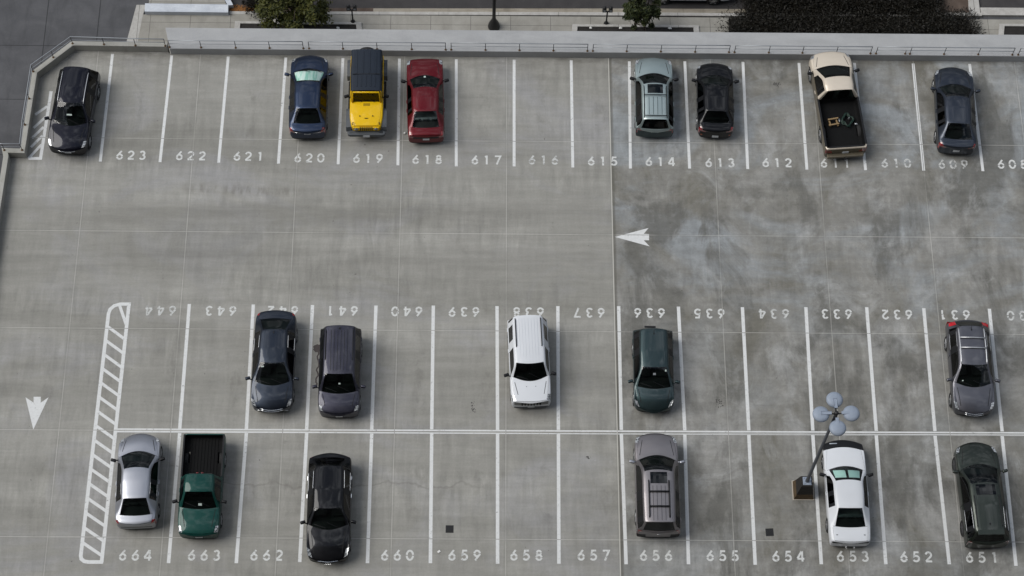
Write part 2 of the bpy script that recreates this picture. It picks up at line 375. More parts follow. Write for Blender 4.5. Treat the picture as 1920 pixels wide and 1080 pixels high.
def lathe(bm, prof, n=24, axis='Z', c=(0, 0, 0), mi=0):
    rings = []
    for r, h in prof:
        ring = []
        for k in range(n):
            a = 2*math.pi*k/n; x, y = r*math.cos(a), r*math.sin(a)
            ring.append(bm.verts.new((c[0]+x, c[1]+y, c[2]+h) if axis == 'Z' else (c[0]+x, c[1]+h, c[2]+y)))
        rings.append(ring)
    for A, B in zip(rings, rings[1:]):
        for k in range(n):
            f = bm.faces.new((A[k], A[(k+1) % n], B[(k+1) % n], B[k])); f.material_index = mi
    for rg in (rings[0], rings[-1]):
        f = bm.faces.new(rg); f.material_index = mi
    bmesh.ops.recalc_face_normals(bm, faces=bm.faces[:])
def prism(bm, poly, z0, z1, mi=0):
    a = [bm.verts.new((p[0], p[1], z0)) for p in poly]; b = [bm.verts.new((p[0], p[1], z1)) for p in poly]
    n = len(poly); fs = [bm.faces.new(a[::-1]), bm.faces.new(b)]
    for i in range(n): fs.append(bm.faces.new((a[i], a[(i+1) % n], b[(i+1) % n], b[i])))
    for f in fs: f.material_index = mi
    bmesh.ops.recalc_face_normals(bm, faces=fs)
def sheet(bm, poly, z):
    f = bm.faces.new([bm.verts.new((p[0], p[1], z)) for p in poly]); f.normal_update()
    if f.normal.z < 0: f.normal_flip()
def ribbon(bm, pts, w, z):
    pts = [Vector((p[0], p[1])) for p in pts]; A = []; N = len(pts)
    for i, p in enumerate(pts):
        d0 = (p-pts[i-1]).normalized() if i else None; d1 = (pts[i+1]-p).normalized() if i < N-1 else None
        d = ((d0 or d1)+(d1 or d0)).normalized(); n = Vector((-d.y, d.x)); k = 1.0
        if d0 and d1: k = 1/max(.5, n.dot(Vector((-d1.y, d1.x))))
        A.append((bm.verts.new((*(p+n*w/2*k), z)), bm.verts.new((*(p-n*w/2*k), z))))
    for a, b in zip(A, A[1:]):
        f = bm.faces.new((a[0], a[1], b[1], b[0])); f.normal_update()
        if f.normal.z < 0: f.normal_flip()

# ------------------------------------------------------------------ ground, deck, street
D = 3.0
ZS = -D                                  # street level
zt = .5                                  # top of the parapet
w_in = [at(p[0], p[1], zt) for p in ((0, 395), (16, 292), (14.8, 286), (46, 287), (69.6, 136.3), (137, 85), (313, 87.5))]
r_in0, r_in1 = at(318, 91, zt), at(1920, 105.5, zt)
rd = (r_in1-r_in0).normalized(); r_in2 = r_in1 + rd*25
l_in = [w_in[0] + (w_in[0]-w_in[1]).normalized()*22] + w_in
YB = 8.0
bm = bmesh.new(); S = 1500
sheet(bm, [(-S, -S), (S, -S), (S, S), (-S, S)], ZS-.02)
tag(obj('ground', bm, M['pave']), kind='structure')
deck_poly = [(l_in[0].x-.1, YB)] + [(p.x, p.y) for p in l_in[1:]] + [(r_in0.x, r_in0.y), (r_in2.x, r_in2.y), (r_in2.x, YB)]
bm = bmesh.new(); prism(bm, deck_poly, -.35, 0)
tag(obj('parking_deck', bm, M['deck']), kind='structure')

def off_line(pts, d):
    out = []
    for i, p in enumerate(pts):
        n = Vector((0, 0, 0)); c = 0
        ns = []
        for a, b in ((i-1, i), (i, i+1)):
            if a >= 0 and b < len(pts):
                t = pts[b]-pts[a]; ns.append(Vector((-t.y, t.x, 0)).normalized())
        n = sum(ns, Vector()).normalized(); k = 1/max(.4, n.dot(ns[0]))
        out.append(Vector((p.x, p.y, 0)) + n*d*k)
    return out
l_out = off_line(l_in, .24)
def wall_strip(bm, a, b, z0, z1):
    n = len(a)
    for i in range(n-1):
        pass
    prism(bm, [(p.x, p.y) for p in a] + [(p.x, p.y) for p in reversed(b)], z0, z1)
bm = bmesh.new(); wall_strip(bm, l_in, l_out, ZS-.1, zt)
es = [e for e in bm.edges if all(v.co.z > zt-.01 for v in e.verts)]
bmesh.ops.bevel(bm, geom=es, offset=.012, segments=1, affect='EDGES')
tag(obj('parapet_wall', bm, M['wall']), 'thin beige concrete parapet wall stepping round the left corner of the deck', 'wall')
ro0, ro1 = at(310, 51.5, zt), at(1920, 65, zt); rod = (ro1-ro0).normalized(); ro2 = ro1 + rod*25
bm = bmesh.new(); prism(bm, [(r_in0.x, r_in0.y), (r_in2.x, r_in2.y), (ro2.x, ro2.y), (ro0.x, ro0.y)], ZS-.1, zt)
es = [e for e in bm.edges if all(v.co.z > zt-.01 for v in e.verts)]
bmesh.ops.bevel(bm, geom=es, offset=.015, segments=1, affect='EDGES')
tag(obj('ledge_wall', bm, M['ledge']), 'wide pale concrete ledge wall behind the stalls 622 to 608', 'wall')
# the garage side below the deck (out of sight from here)
bm = bmesh.new(); prism(bm, [(p[0], p[1]) for p in [(l_in[0].x+.6, YB+.2)] + [(p.x+.5, p.y-.5) for p in l_in[1:6]] + [(r_in2.x-.5, r_in2.y-1), (r_in2.x-.5, YB+.2)]], ZS-.1, -.352)
tag(obj('garage_floor', bm, M['wall']), kind='structure')

def strip(name, px, z, mat, h=None, label=None, cat=None, kind='structure'):
    bm = bmesh.new(); P = [at(a, b, z) for a, b in px]
    if h: prism(bm, [(p.x, p.y) for p in P], z-h, z)
    else: sheet(bm, [(p.x, p.y) for p in P], z)
    o = obj(name, bm, mat); tag(o, label, cat, None, kind); return o
zw = ZS+.12
strip('sidewalk', [(268, 27), (430, 26.5), (2100, 38), (2100, 120), (240, 120)], zw, M['walk'], .2)
strip('path', [(256, 9), (274, 9), (268, 27), (250, 120), (226, 120)], zw+.004, M['kerb'], .2)
strip('road', [(430, -60), (2200, -60), (2200, 30), (430, 17)], ZS, M['asphalt'], .01)
strip('gutter', [(700, 15.6), (1210, 16), (1400, 17), (1400, 24), (700, 22.5)], ZS+.02, M['gutter'], .03)
strip('kerb', [(430, 21), (1210, 23), (1420, 25), (1420, 30), (1210, 29), (430, 26.3)], zw+.004, M['kerb'], .2)
strip('road_shoulder', [(700, 15), (430, 15), (430, 21), (700, 22.5)], ZS+.02, M['earth'], .03)
strip('kerb', [(1838, 14), (2100, 16), (2100, 30), (1840, 28)], zw, M['kerb'], .2)
strip('kerb', [(1770, 23.5), (1841, 24), (1841, 29.5), (1750, 28.5)], zw+.008, M['kerb'], .2)
strip('kerb', [(1813, -40), (1830, -40), (1838, 24), (1817, 24)], zw+.004, M['kerb'], .2)
strip('kerb', [(1748, -40), (1757, -40), (1760, 24), (1753, 24)], zw+.004, M['kerb'], .2)
strip('earth_patch', [(1757, -40), (1813, -40), (1817, 24), (1760, 24)], zw-.03, M['earth'], .1)
strip('gutter', [(1841, 16.5), (2100, 18), (2100, 28), (1841, 26)], zw+.004, M['kerb'], .1)
strip('path', [(284, -40), (405, -40), (424, 7.5), (279, 6)], ZS+.36, M['walk'], .4)
strip('kerb', [(411, -20), (422, -20), (437, 9), (427, 10)], ZS+.36, M['white_block'], .4)
strip('concrete_step', [(272, 6.2), (428, 8.2), (427.5, 23.3), (271, 21.5)], ZS+.40, M['white_block'], .42, 'pale blue grey concrete block beside the sidewalk at top left', 'concrete block', None)
strip('earth_patch', [(430, 10), (478, 6), (478, 22), (430, 22)], ZS+.05, M['earth'], .08)
bm = bmesh.new()
for i in range(320):
    p = at(random.uniform(431, 475), random.gauss(17.5, 3), ZS+.06)
    a = random.uniform(0, 6.3); s = random.uniform(.03, .07)
    d = Vector((math.cos(a), math.sin(a), 0))*s; e = Vector((-d.y, d.x, random.uniform(-.02, .04)))*.6
    bm.faces.new([bm.verts.new(p+Vector((0, 0, .02))+q) for q in (d, e, -d, -e)])
tag(obj('fallen_leaves', bm, M['dry_leaf']), 'drift of orange dry leaves beside the concrete block', 'leaves', None, 'stuff')

# long planters behind the ledge
def planter(px0, px1, py0, py1, label, litter=0):
    P0, P1, P2, P3 = at(px0, py0, zw), at(px1, py0+ (px1-px0)*.008, zw), at(px1+2, py1+ (px1-px0)*.008, zw), at(px0-2, py1, zw)
    b = empty('planter', ((P0+P2)/2).to_tuple()); o = Vector(b.location)
    bm = bmesh.new(); loc = [p-o for p in (P0, P1, P2, P3)]
    e = (loc[1]-loc[0]).normalized()*.27; q = (loc[3]-loc[0]).normalized()*.13
    inner = [loc[0]+e+q, loc[1]-e+q, loc[2]-e, loc[3]+e]
    prism(bm, [loc[0], loc[1], loc[1]+q, loc[0]+q], 0, .10)
    prism(bm, [loc[0]+q, inner[0], inner[3], loc[3]], 0, .097)
    prism(bm, [inner[1], loc[1]+q, loc[2], inner[2]], 0, .097)
    obj('rim', bm, M['kerb'], b)
    bm = bmesh.new(); prism(bm, inner, 0, .03)
    obj('soil', bm, M['soil'], b)
    tag(b, label, 'planter', 'planters along the sidewalk')
    return b
planter(441, 678, 41.5, 62, 'dark soil planter with pale rim left of the parking meter under the larger tree')
planter(1073, 1310, 47.2, 70, 'dark soil planter with pale rim under the small tree near the middle')
planter(1873, 2110, 46.5, 70, 'dark soil planter with pale rim at the right edge past the shrubs')
for px, py, lb in ((1107.5, 52, 'white litter scrap at the left end of the middle planter'), (1163, 53, 'white litter scrap under the small tree in the planter'), (1256, 53, 'white litter scrap at the right end of the middle planter'), (634, 53, 'white litter scrap in the planter under the larger tree')):
    bm = bmesh.new(); p = at(px, py, zw+.04)
    vs = [bm.verts.new((p.x+.11*math.cos(a)*random.uniform(.6, 1.2), p.y+.08*math.sin(a)*random.uniform(.6, 1.2), p.z+random.uniform(.0, .05))) for a in (0, 1, 2.1, 3.2, 4.2, 5.3)]
    ctr = bm.verts.new((p.x, p.y, p.z+.08))
    for i in range(6): bm.faces.new((vs[i], vs[(i+1) % 6], ctr))
    tag(obj('litter', bm, M['litter']), lb, 'litter', 'litter in the planters')

# shrub beds on the right
def shrub_bed(name, poly_px, z, hgt, n, label):
    P = [at(a, b, z) for a, b in poly_px]; xs = [p.x for p in P]; ys = [p.y for p in P]
    def inside(x, y):
        c = False; j = len(P)-1
        for i in range(len(P)):
            if (P[i].y > y) != (P[j].y > y) and x < (P[j].x-P[i].x)*(y-P[i].y)/(P[j].y-P[i].y)+P[i].x: c = not c
            j = i
        return c
    bm = bmesh.new(); cl = []
    while len(cl) < n//110:
        x, y = random.uniform(min(xs), max(xs)), random.uniform(min(ys), max(ys))
        if inside(x, y): cl.append((x, y, random.uniform(.45, .95), random.uniform(.5, 1)*hgt))
    for x, y, r, h in cl:
        for k in range(110):
            a = random.uniform(0, 6.283); u = random.random()**.5; el = random.uniform(0, 1)
            c = Vector((x+math.cos(a)*r*u, y+math.sin(a)*r*u, z+h*el*math.sqrt(max(.02, 1-u*u*.85))))
            s = random.uniform(.03, .075); d = Vector((math.cos(a), math.sin(a), random.uniform(-.2, 1.1))).normalized()
            e = d.cross(Vector((random.gauss(0, 1), random.gauss(0, 1), random.gauss(0, 1)))).normalized()*s*.42; d *= s*1.3
            bm.faces.new([bm.verts.new(c+q) for q in (-d*.6, e, d, -e)])
    sheet(bm, [(p.x, p.y) for p in P], z+.01)
    return tag(obj(name, bm, M['shrub']), label, 'shrubs', None, 'stuff')
shrub_bed('shrub_bed', [(1366, 33), (1424, 31), (1815, 34), (1829, 80), (1366, 80)], zw+.02, .75, 40000, 'dark brown low shrub bed between the ledge and the kerb')
shrub_bed('shrub_bed', [(1388, -14), (1748, -20), (1752, 23), (1418, 22)], zw+.02, .85, 40000, 'dark brown shrub bed beyond the kerb at the top right')
strip('kerb', [(1420, 25), (1770, 27), (1770, 31), (1420, 29.5)], zw+.10, M['kerb'], .25)
shrub_bed('shrub_bed', [(476, -10), (502, -12), (506, 17), (478, 14)], ZS+.1, .6, 3000, 'small dark shrub clump left of the larger tree')

# ------------------------------------------------------------------ trees
def tree(base, h, crown, name, label, mat, nleaf, seed, stems=((0, 0),), leaf=(.07, .13)):
    rnd = random.Random(seed)
    root = empty(name, base); bmt = bmesh.new(); tips = []
    for sx, sy in stems:
        pts = [Vector((sx, sy, 0))]
        for k in range(1, 6):
            pts.append(Vector((sx+rnd.gauss(0, .07)*k*.5, sy+rnd.gauss(0, .07)*k*.5, h*.62*k/5)))
        tube(bmt, pts, .075, 8, False, .035); tips.append(pts)
    for pts in tips:
        for k in range(9):
            s = pts[rnd.randint(1, 5)]; a = rnd.uniform(0, 6.283); ln = rnd.uniform(.5, 1.0)*crown[0]
            d = Vector((math.cos(a), math.sin(a), rnd.uniform(.15, .9)))
            tube(bmt, [s, s+d*ln*.5+Vector((0, 0, .05)), s+d*ln], .03, 6, False, .010)
    obj('trunk', bmt, M['bark'], root, True)
    bm = bmesh.new(); cl = []
    for k in range(58):
        while True:
            v = Vector((rnd.uniform(-1, 1), rnd.uniform(-1, 1), rnd.uniform(-1, 1)))
            if .3 < v.length < 1.14: break
        c = Vector((v.x*crown[0], v.y*crown[1], crown[2]+v.z*crown[3])); cl.append((c, rnd.uniform(.14, .36)*crown[0]*.62))
    for k in range(nleaf):
        c, r = cl[rnd.randrange(len(cl))]
        p = c + Vector((rnd.gauss(0, 1), rnd.gauss(0, 1), rnd.gauss(0, .8)))*r*.55
        s = rnd.uniform(*leaf); n = Vector((rnd.gauss(0, .7), rnd.gauss(0, .7), 1)).normalized()
        u = n.cross(Vector((rnd.gauss(0, 1), rnd.gauss(0, 1), .1))).normalized(); w = n.cross(u)*.45
        bm.faces.new([bm.verts.new(p+q*s) for q in (-u, w*.9, u-n*.25, -w*.9)])
    obj('crown', bm, mat, root)
    return tag(root, label, 'tree', 'street trees behind the ledge')
tree(at(553, 50, zw+.05), 4.4, (1.60, 1.25, 2.05, 1.45), 'street_tree', 'bushy yellow green tree in the left planter hiding the sidewalk', M['leaf'], 13000, 3, ((0, 0),))
tree(at(1200, 55, zw+.05), 4.0, (.85, .85, 2.15, 1.45), 'street_tree', 'smaller open dark green tree in the middle planter with two thin stems', M['leaf_b'], 5200, 9, ((-.25, 0), (.22, .05)))

# ------------------------------------------------------------------ street lamp and meters
p = at(926, 50, zw); b = empty('street_lamp', p)
bm = bmesh.new(); lathe(bm, [(.0, 0), (.30, 0), (.30, .10), (.24, .34), (.13, .62), (.10, .72), (.088, .9), (.075, 5.2), (0, 5.2)], 14)
obj('post', bm, M['black_iron'], b, True)
bm = bmesh.new(); lathe(bm, [(0, 5.2), (.10, 5.2), (.20, 5.5), (.22, 5.9), (.12, 6.15), (0, 6.2)], 14)
obj('lamp_head', bm, M['lamp_grey'], b, True)
tag(b, 'black iron street lamp post with flared base on the sidewalk', 'street lamp')
def meter(px, py, label):
    b = empty('parking_meter', at(px, py, zw))
    bm = bmesh.new(); lathe(bm, [(0, 0), (.13, 0), (.13, .05), (.10, .14), (.04, .18), (.035, 1.12), (0, 1.12)], 12); obj('post', bm, M['black_iron'], b, True)
    bm = bmesh.new(); bx(bm, (0, 0, 1.13), (.36, .06, .05), .01); obj('bracket', bm, M['black_iron'], b)
    for s in (-1, 1):
        bm = bmesh.new(); bx(bm, (s*.155, 0, 1.28), (.20, .17, .26), .03); lathe(bm, [(0, 0), (.10, 0), (.10, .03), (.085, .10), (.04, .14), (0, .15)], 12, 'Z', (s*.155, 0, 1.40))
        o = obj('meter_head', bm, M['black_iron'], b)
        bm = bmesh.new(); bx(bm, (s*.155, -.092, 1.30), (.11, .012, .12), .004); obj('display', bm, M['galv'], o)
    tag(b, label, 'parking meter', 'double parking meters on the sidewalk')
meter(662, 42, 'black double headed parking meter right of the bushy tree')
meter(1136.5, 45, 'black double headed parking meter left of the small tree')

# ------------------------------------------------------------------ railings
def railing(bases, label, postmat, railmat, tops=True, skip=()):
    P = [at(a, b, zt) for a, b in bases]; o0 = P[0].copy()
    root = empty('railing', o0); loc = [q-o0 for q in P]
    for z, nm in ((.60, 'rail'), (.31, 'rail')):
        bm = bmesh.new(); tube(bm, [q+Vector((0, 0, z)) for q in loc], .021 if z > .5 else .014, 8); obj(nm, bm, railmat, root, True)
    for i, q in enumerate(loc):
        if i in skip: continue
        bm = bmesh.new(); tube(bm, [q+Vector((0, 0, .0)), q+Vector((0, 0, .60))], .017, 8); po = obj('post', bm, postmat, root, True)
        bm = bmesh.new(); lathe(bm, [(0, 0), (.055, 0), (.055, .018), (.032, .03), (0, .03)], 10, 'Z', q); obj('base_plate', bm, M['rust'], po)
    tag(root, label, 'railing', 'railing panels on the wall top')
railing([(4, 281), (8, 281.5), (41.5, 281.5), (46.8, 234), (54.8, 185), (62.5, 134), (100, 107.5), (136, 81.5), (195, 83.3), (254, 85.2), (310, 86.0)],
        'pale railing bending round the stepped left corner of the wall', M['dark_steel'], M['galv'], skip=(0,))
yb = lambda x: 89.0 + (x-376)*(102.8-89.0)/(1901-376)
panels = [([318, 377, 442, 505.5, 568.7], 'railing panel behind the stalls 622 and 621'), ([579.5, 643, 707, 772, 835.5], 'railing panel behind the yellow off road car'),
          ([846, 910.3, 974, 1037.6, 1101.3], 'railing panel behind the empty stalls 617 and 616'), ([1111.6, 1175, 1239, 1303.3, 1366.7], 'railing panel behind the pale teal wagon'),
          ([1377, 1441.5, 1504.5, 1568, 1632], 'railing panel behind the beige pickup'), ([1642.3, 1706, 1770, 1834, 1898], 'railing panel behind the dark sedan in stall 609'),
          ([1909, 1973, 2037, 2101, 2165], 'railing panel starting at the right edge of the picture')]
for xs, lb in panels: railing([(x, yb(x)) for x in xs], lb, M['dark_steel'], M['galv'])
bm = bmesh.new(); q = at(1697, 101, zt); tube(bm, [q, q+Vector((0, 0, .30))], .018, 8); lathe(bm, [(0, 0), (.05, 0), (.05, .02), (0, .03)], 10, 'Z', q)
tag(obj('rusty_stub', bm, M['rust']), 'short rusty steel stub on the wall right of the beige pickup', 'post')

# ------------------------------------------------------------------ the tower the deck lies in front of; it shades everything that faces south
M['facade'] = concrete('tower_facade', (.07, .068, .066), (.10, .097, .094), (1, 1, 1), .5)
tw_ = empty('office_tower', (0, -2.0, ZS))
bm = bmesh.new(); bx(bm, (0, -14, 85), (110, 28, 170)); obj('facade', bm, M['facade'], tw_)
for fl in range(40):
    bm = bmesh.new(); bx(bm, (0, .03, 6+fl*4.1), (106, .10, 2.3)); obj('window', bm, M['glass_dark'], tw_)
tag(tw_, 'tall dark office tower south of the deck, behind the viewer', 'tower')

# ------------------------------------------------------------------ painted markings
ZP = .004
T = [(211,101,188,303),(322,104,300,304),(428,106,410,305),(536,108,522,307),(643,109,634,308),(749,110,746,310),(855.5,111,855.5,312),(964,112,964,312),(1071,113,1074,314),(1180,115,1182,316),(1284,115,1293,316),(1393,116,1402,317),(1498,118,1513,318),(1602,118,1623,319),(1712,119,1732,320),(1818,120,1843,321),(1925,121,1953,322)]
MR = [(355,570,337,804.5),(475,571,462,804.5),(586,572,575,804.5),(705,573,697,805),(812.5,573,809.5,805),(932,574,933,806),(1046,574,1047,806),(1160,574,1165,806),(1272,575,1284,807),(1392,576,1404,807),(1511,576,1524,807.5),(1625,576,1643,808),(1732,578,1753,808.5),(1855,579,1879,809)]
BR = [(337,812,316,1056),(462,812,443,1056),(575,812,562,1054),(697,813,689,1056),(809.5,813,807,1056),(933,813,933,1057),(1047,813,1048,1057),(1165,814,1174,1058),(1284,815,1291,1058),(1404,815,1416,1059),(1524,815,1540,1058),(1643,816,1661,1058),(1753,816,1780,1058),(1879,817,1905,1061)]
def line(q, w, name='stall_line', label=None, group=None, z=ZP):
    a, b = at(q[0], q[1]), at(q[2], q[3]); bm = bmesh.new(); ribbon(bm, [a, b], w, z)
    return tag(obj(name, bm, M['paint_line']), label, 'painted line', group)
for i, q in enumerate(T):
    n = 624-i
    line(q, .135, label=('white stall line left of stall 623 beside the black car in the corner' if i == 0 else f'white painted line between stalls {n} and {n-1} in the top row'), group='stall lines of the top row')
for i, q in enumerate(MR):
    line(q, .15, label=f'white painted line between stalls {644-i} and {643-i} in the middle row', group='stall lines of the middle row')
for i, q in enumerate(BR):
    line(q, .15, label=f'white painted line between stalls {664-i} and {663-i} in the bottom row', group='stall lines of the bottom row')
line((216, 804.6, 2050, 812.2), .07, 'row_line', 'upper of the two long white lines between middle and bottom rows', 'twin lines between the rows', ZP+.0008)
line((216, 809.2, 2050, 816.8), .07, 'row_line', 'lower of the two long white lines between middle and bottom rows', 'twin lines between the rows', ZP+.0008)

def arc(cx, cy, rx, ry, a0, a1, n=14):
    return [(cx+rx*math.cos(R_(a0+(a1-a0)*i/n)), cy+ry*math.sin(R_(a0+(a1-a0)*i/n))) for i in range(n+1)]
G = {'0': [arc(.42, .5, .31, .43, 6, 174), arc(.42, .5, .31, .43, 186, 354)],
     '1': [[(.46, 0), (.46, 1)], [(.43, .93), (.26, .84)]],
     '2': [arc(.40, .68, .26, .25, 170, -38, 16)+[(.12, .075)], [(.10, .07), (.72, .07)]],
     '3': [arc(.38, .72, .22, .21, 160, -80, 14), arc(.38, .29, .27, .225, 85, -155, 16)],
     '4': [[(.52, .97), (.08, .30)], [(.06, .27), (.76, .27)], [(.56, 0), (.56, 1)]],
     '5': [[(.68, .93), (.28, .93), (.20, .53)]+arc(.38, .33, .29, .26, 118, -150, 16)],
     '6': [arc(.42, .33, .27, .26, 6, 174), arc(.42, .33, .27, .26, 186, 354), [(.60, .98), (.20, .46)]],
     '7': [[(.10, .93), (.70, .93), (.30, 0)]],
     '8': [arc(.42, .735, .20, .19, 8, 172), arc(.42, .735, .20, .19, 188, 352), arc(.42, .29, .26, .225, 7, 173), arc(.42, .29, .26, .225, 187, 353)]}
G['9'] = [[(.84-x, 1-y) for x, y in s] for s in G['6']]
def number(txt, px, py, flip, label, group, worn=False, h=.47, pitch=.535):
    c = at(px, py); s = -1 if flip else 1
    o = empty('stall_number', (c.x, c.y, 0))
    for i, ch in enumerate(txt):
        bm = bmesh.new()
        for k, st in enumerate(G[ch]):
            ribbon(bm, [((((x-.42)*h*.92)+(i-1)*pitch)*s, (y-.5)*h*s) for x, y in st], .085, ZP+.0004*k)
        obj('digit', bm, M['paint_worn'] if worn else M['paint_num'], o)
    tag(o, label, 'stall number', group)
NT_ = [(623,246,291),(622,358,292),(621,466,293),(620,580,296),(619,690,297),(618,801,299),(617,912,300),(616,1019,300),(615,1130,302),(614,1238,303),(613,1350,305),(612,1457,305),(611,1566,306),(610,1680,306),(609,1787,308),(608,1898,308)]
NM_ = [(644,301,582.5),(643,414,583),(642,530,583),(641,642,583),(640,763,584),(639,870,585),(638,991,585.5),(637,1105,586.5),(636,1218,587),(635,1330,588),(634,1451,588.5),(633,1569,589),(632,1682,590),(631,1790,590.5),(630,1917,592)]
NB_ = [(664,254,1041),(663,383,1041),(662,500,1041),(660,745,1041),(659,871,1041),(658,987,1041),(657,1113,1041),(656,1230,1041.5),(655,1355,1042),(654,1478,1043),(653,1599,1043),(652,1718,1044),(651,1841,1045)]
for n, x, y in NT_: number(str(n), x, y, False, f'white painted stall number {n} on the deck in the top row', 'stall numbers of the top row', n in (610, 609, 616))
for n, x, y in NM_: number(str(n), x, y, True, f'white upside down stall number {n} on the deck in the middle row', 'stall numbers of the middle row', n in (644, 634, 630))
for n, x, y in NB_: number(str(n), x, y, False, f'white painted stall number {n} on the deck in the bottom row', 'stall numbers of the bottom row')

def arrow(pts, label):
    bm = bmesh.new(); P = [at(a, b) for a, b in pts]
    vs = [bm.verts.new((p.x, p.y, ZP)) for p in P]; f = bm.faces.new(vs); f.normal_update()
    if f.normal.z < 0: f.normal_flip()
    bmesh.ops.triangulate(bm, faces=[f])
    tag(obj('direction_arrow', bm, M['paint_line']), label, 'painted arrow', 'painted direction arrows')
arrow([(1153, 444.3), (1216, 427.5), (1207, 438.5), (1217, 439), (1217, 450.5), (1207, 450.5), (1218, 462)], 'white painted arrow pointing left in the driving aisle')
arrow([(62.5, 805.5), (91, 745), (76.5, 755), (76.5, 744), (63, 744), (63, 755), (48, 745)], 'white painted arrow pointing down the picture at far left')

def hatched(outline, bars, w, wb, label):
    bm = bmesh.new(); P = [at(a, b) for a, b in outline]
    ribbon(bm, P, w, ZP)
    for k, (a, b) in enumerate(bars): ribbon(bm, [at(*a), at(*b)], wb, ZP+.0006)
    tag(obj('hatched_zone', bm, M['paint_line']), label, 'hatched marking', 'hatched no parking zones')
def lerp2(a, b, t): return (a[0]+(b[0]-a[0])*t, a[1]+(b[1]-a[1])*t)
oR0, oR1 = (241.5, 569.5), (190, 1054)
oL0, oL1 = (203, 588), (151.5, 1042)
out = [(245.5, 570.2), (225, 570.2), (214, 573.5), (206.5, 580), (203.5, 588)] + [lerp2(oL0, oL1, t) for t in (.5, 1)] + [(152.5, 1048), (158, 1052.5), (166, 1053.8), (193.5, 1053.8)]
bars = []
for k in range(18):
    y = 585 + k*26.2 + (k*k*.05)
    t = (y-588)/(1042-588)
    a = lerp2(oL0, oL1, max(0.0, t)) if t > .0 else (224, 572)
    tr = (y+25-569.5)/(1054-569.5)
    if tr < .985: bars.append((a, lerp2(oR0, oR1, tr)))
hatched(out, bars, .16, .135, 'long white hatched strip with rounded ends left of stalls 644 and 664')
bm_ol = at(241.5, 569.5)
line((242, 568.7, 190.5, 1054.5), .16, 'hatched_zone_edge', 'right hand white edge line of the long hatched strip', None, ZP+.0010)
hatched([(96, 171), (76, 297), (53.5, 297)], [((66, 215), (88.5, 199.5)), ((63, 240), (86, 219)), ((60, 259), (82, 238)), ((58, 276), (80, 254)), ((53.5, 297), (78, 271))], .15, .13, 'small faded white hatched corner between the wall and the black car')

# ------------------------------------------------------------------ stains, drains, pedestal lamp
def blob(c, r, n=18, j=.25, sx=1.0):
    return [(c[0]+r*sx*math.cos(2*math.pi*k/n)*random.uniform(1-j, 1+j), c[1]+r*math.sin(2*math.pi*k/n)*random.uniform(1-j, 1+j)) for k in range(n)]
bm = bmesh.new(); c = at(596, 653); sheet(bm, blob(c, .19), .003)
pts = [at(597, 660), at(595, 672), at(598, 684), at(594, 694), at(596, 704), at(592, 714), at(594, 722), at(590, 731)]
sub = []
for a, b in zip(pts, pts[1:]):
    for k in range(3): sub.append(a.lerp(b, k/3)+Vector((random.uniform(-.03, .03), 0, 0)))
ribbon(bm, sub, .065, .0036)
tag(obj('spill_stain', bm, M['spill']), 'brown spill with a wavy trickle beside the dark violet car', 'stain')
def speckle(px, py, n, sx, sy, label):
    bm = bmesh.new(); c = at(px, py)
    for k in range(n):
        q = (c.x+random.gauss(0, sx), c.y+random.gauss(0, sy)); sheet(bm, blob(q, random.uniform(.012, .04), 8, .4), .003+.0001*k)
    tag(obj('oil_stain', bm, M['oil']), label, 'stain', 'oil drips on the deck')
speckle(888, 765, 16, .06, .16, 'black oil drips left of the white boxy car')
speckle(1455, 158, 22, .09, .07, 'black oil drips in the empty stall 612')
speckle(1347, 755, 22, .12, .16, 'scattered dark oil drips right of the green hatchback')
speckle(1105, 858, 8, .06, .06, 'faint oil drips at the top of stall 657')
speckle(684, 271, 1, .01, .01, 'dark drip below the yellow car')
bm = bmesh.new(); c = at(823, 1034.5); bx(bm, (c.x, c.y, .02), (.13, .09, .03), .008, rot=Matrix.Rotation(.6, 3, 'Z')); tag(obj('litter', bm, M['litter']), 'small white scrap left of the number 659', 'litter')
bm = bmesh.new(); c = at(759, 250.5); lathe(bm, [(0, 0), (.045, .01), (.06, .05), (.045, .09), (0, .1)], 10, 'Z', (c.x, c.y, 0)); tag(obj('paper_cup', bm, M['litter'], None, True), 'white paper cup on the line left of the red sedan', 'litter')
def drain(px, py, rz, label):
    c = at(px, py); b = empty('floor_drain', (c.x, c.y, 0), rz)
    bm = bmesh.new(); prism(bm, [(-.17, -.17), (.17, -.17), (.17, .17), (-.17, .17)], .0, .004); obj('frame', bm, M['grate'], b)
    bm = bmesh.new()
    for k in range(7): bx(bm, (-.12+.04*k, 0, .008), (.016, .27, .007))
    obj('grate', bm, M['grate'], b)
    tag(b, label, 'drain', 'square drains in the deck')
drain(843, 992, 0, 'square black drain grate near the number 659')
drain(1443, 998, .05, 'square black drain grate above the number 654')

pc = at(1505.5, 920); lp = empty('lamp_post', (pc.x, pc.y, 0))
bm = bmesh.new(); prism(bm, [(-.47, -.44), (.47, -.44), (.47, .46), (-.47, .46)], .001, .03); obj('foot', bm, M['pale_edge'], lp)
def frustum(bm, s0, s1, z0, z1, mi=0):
    a = [bm.verts.new((x*s0[0], y*s0[1], z0)) for x, y in ((-1, -1), (1, -1), (1, 1), (-1, 1))]; b = [bm.verts.new((x*s1[0], y*s1[1], z1)) for x, y in ((-1, -1), (1, -1), (1, 1), (-1, 1))]
    fs = [bm.faces.new(a[::-1]), bm.faces.new(b)]
    for i in range(4): fs.append(bm.faces.new((a[i], a[(i+1) % 4], b[(i+1) % 4], b[i])))
    bmesh.ops.recalc_face_normals(bm, faces=fs)
bm = bmesh.new(); frustum(bm, (.43, .41), (.36, .34), .03, .42); obj('pedestal_band', bm, M['ochre'], lp)
bm = bmesh.new(); frustum(bm, (.359, .339), (.24, .23), .421, 1.2); obj('pedestal', bm, M['ped_black'], lp)
bm = bmesh.new(); bx(bm, (0, 0, 1.22), (.36, .36, .035), .006)
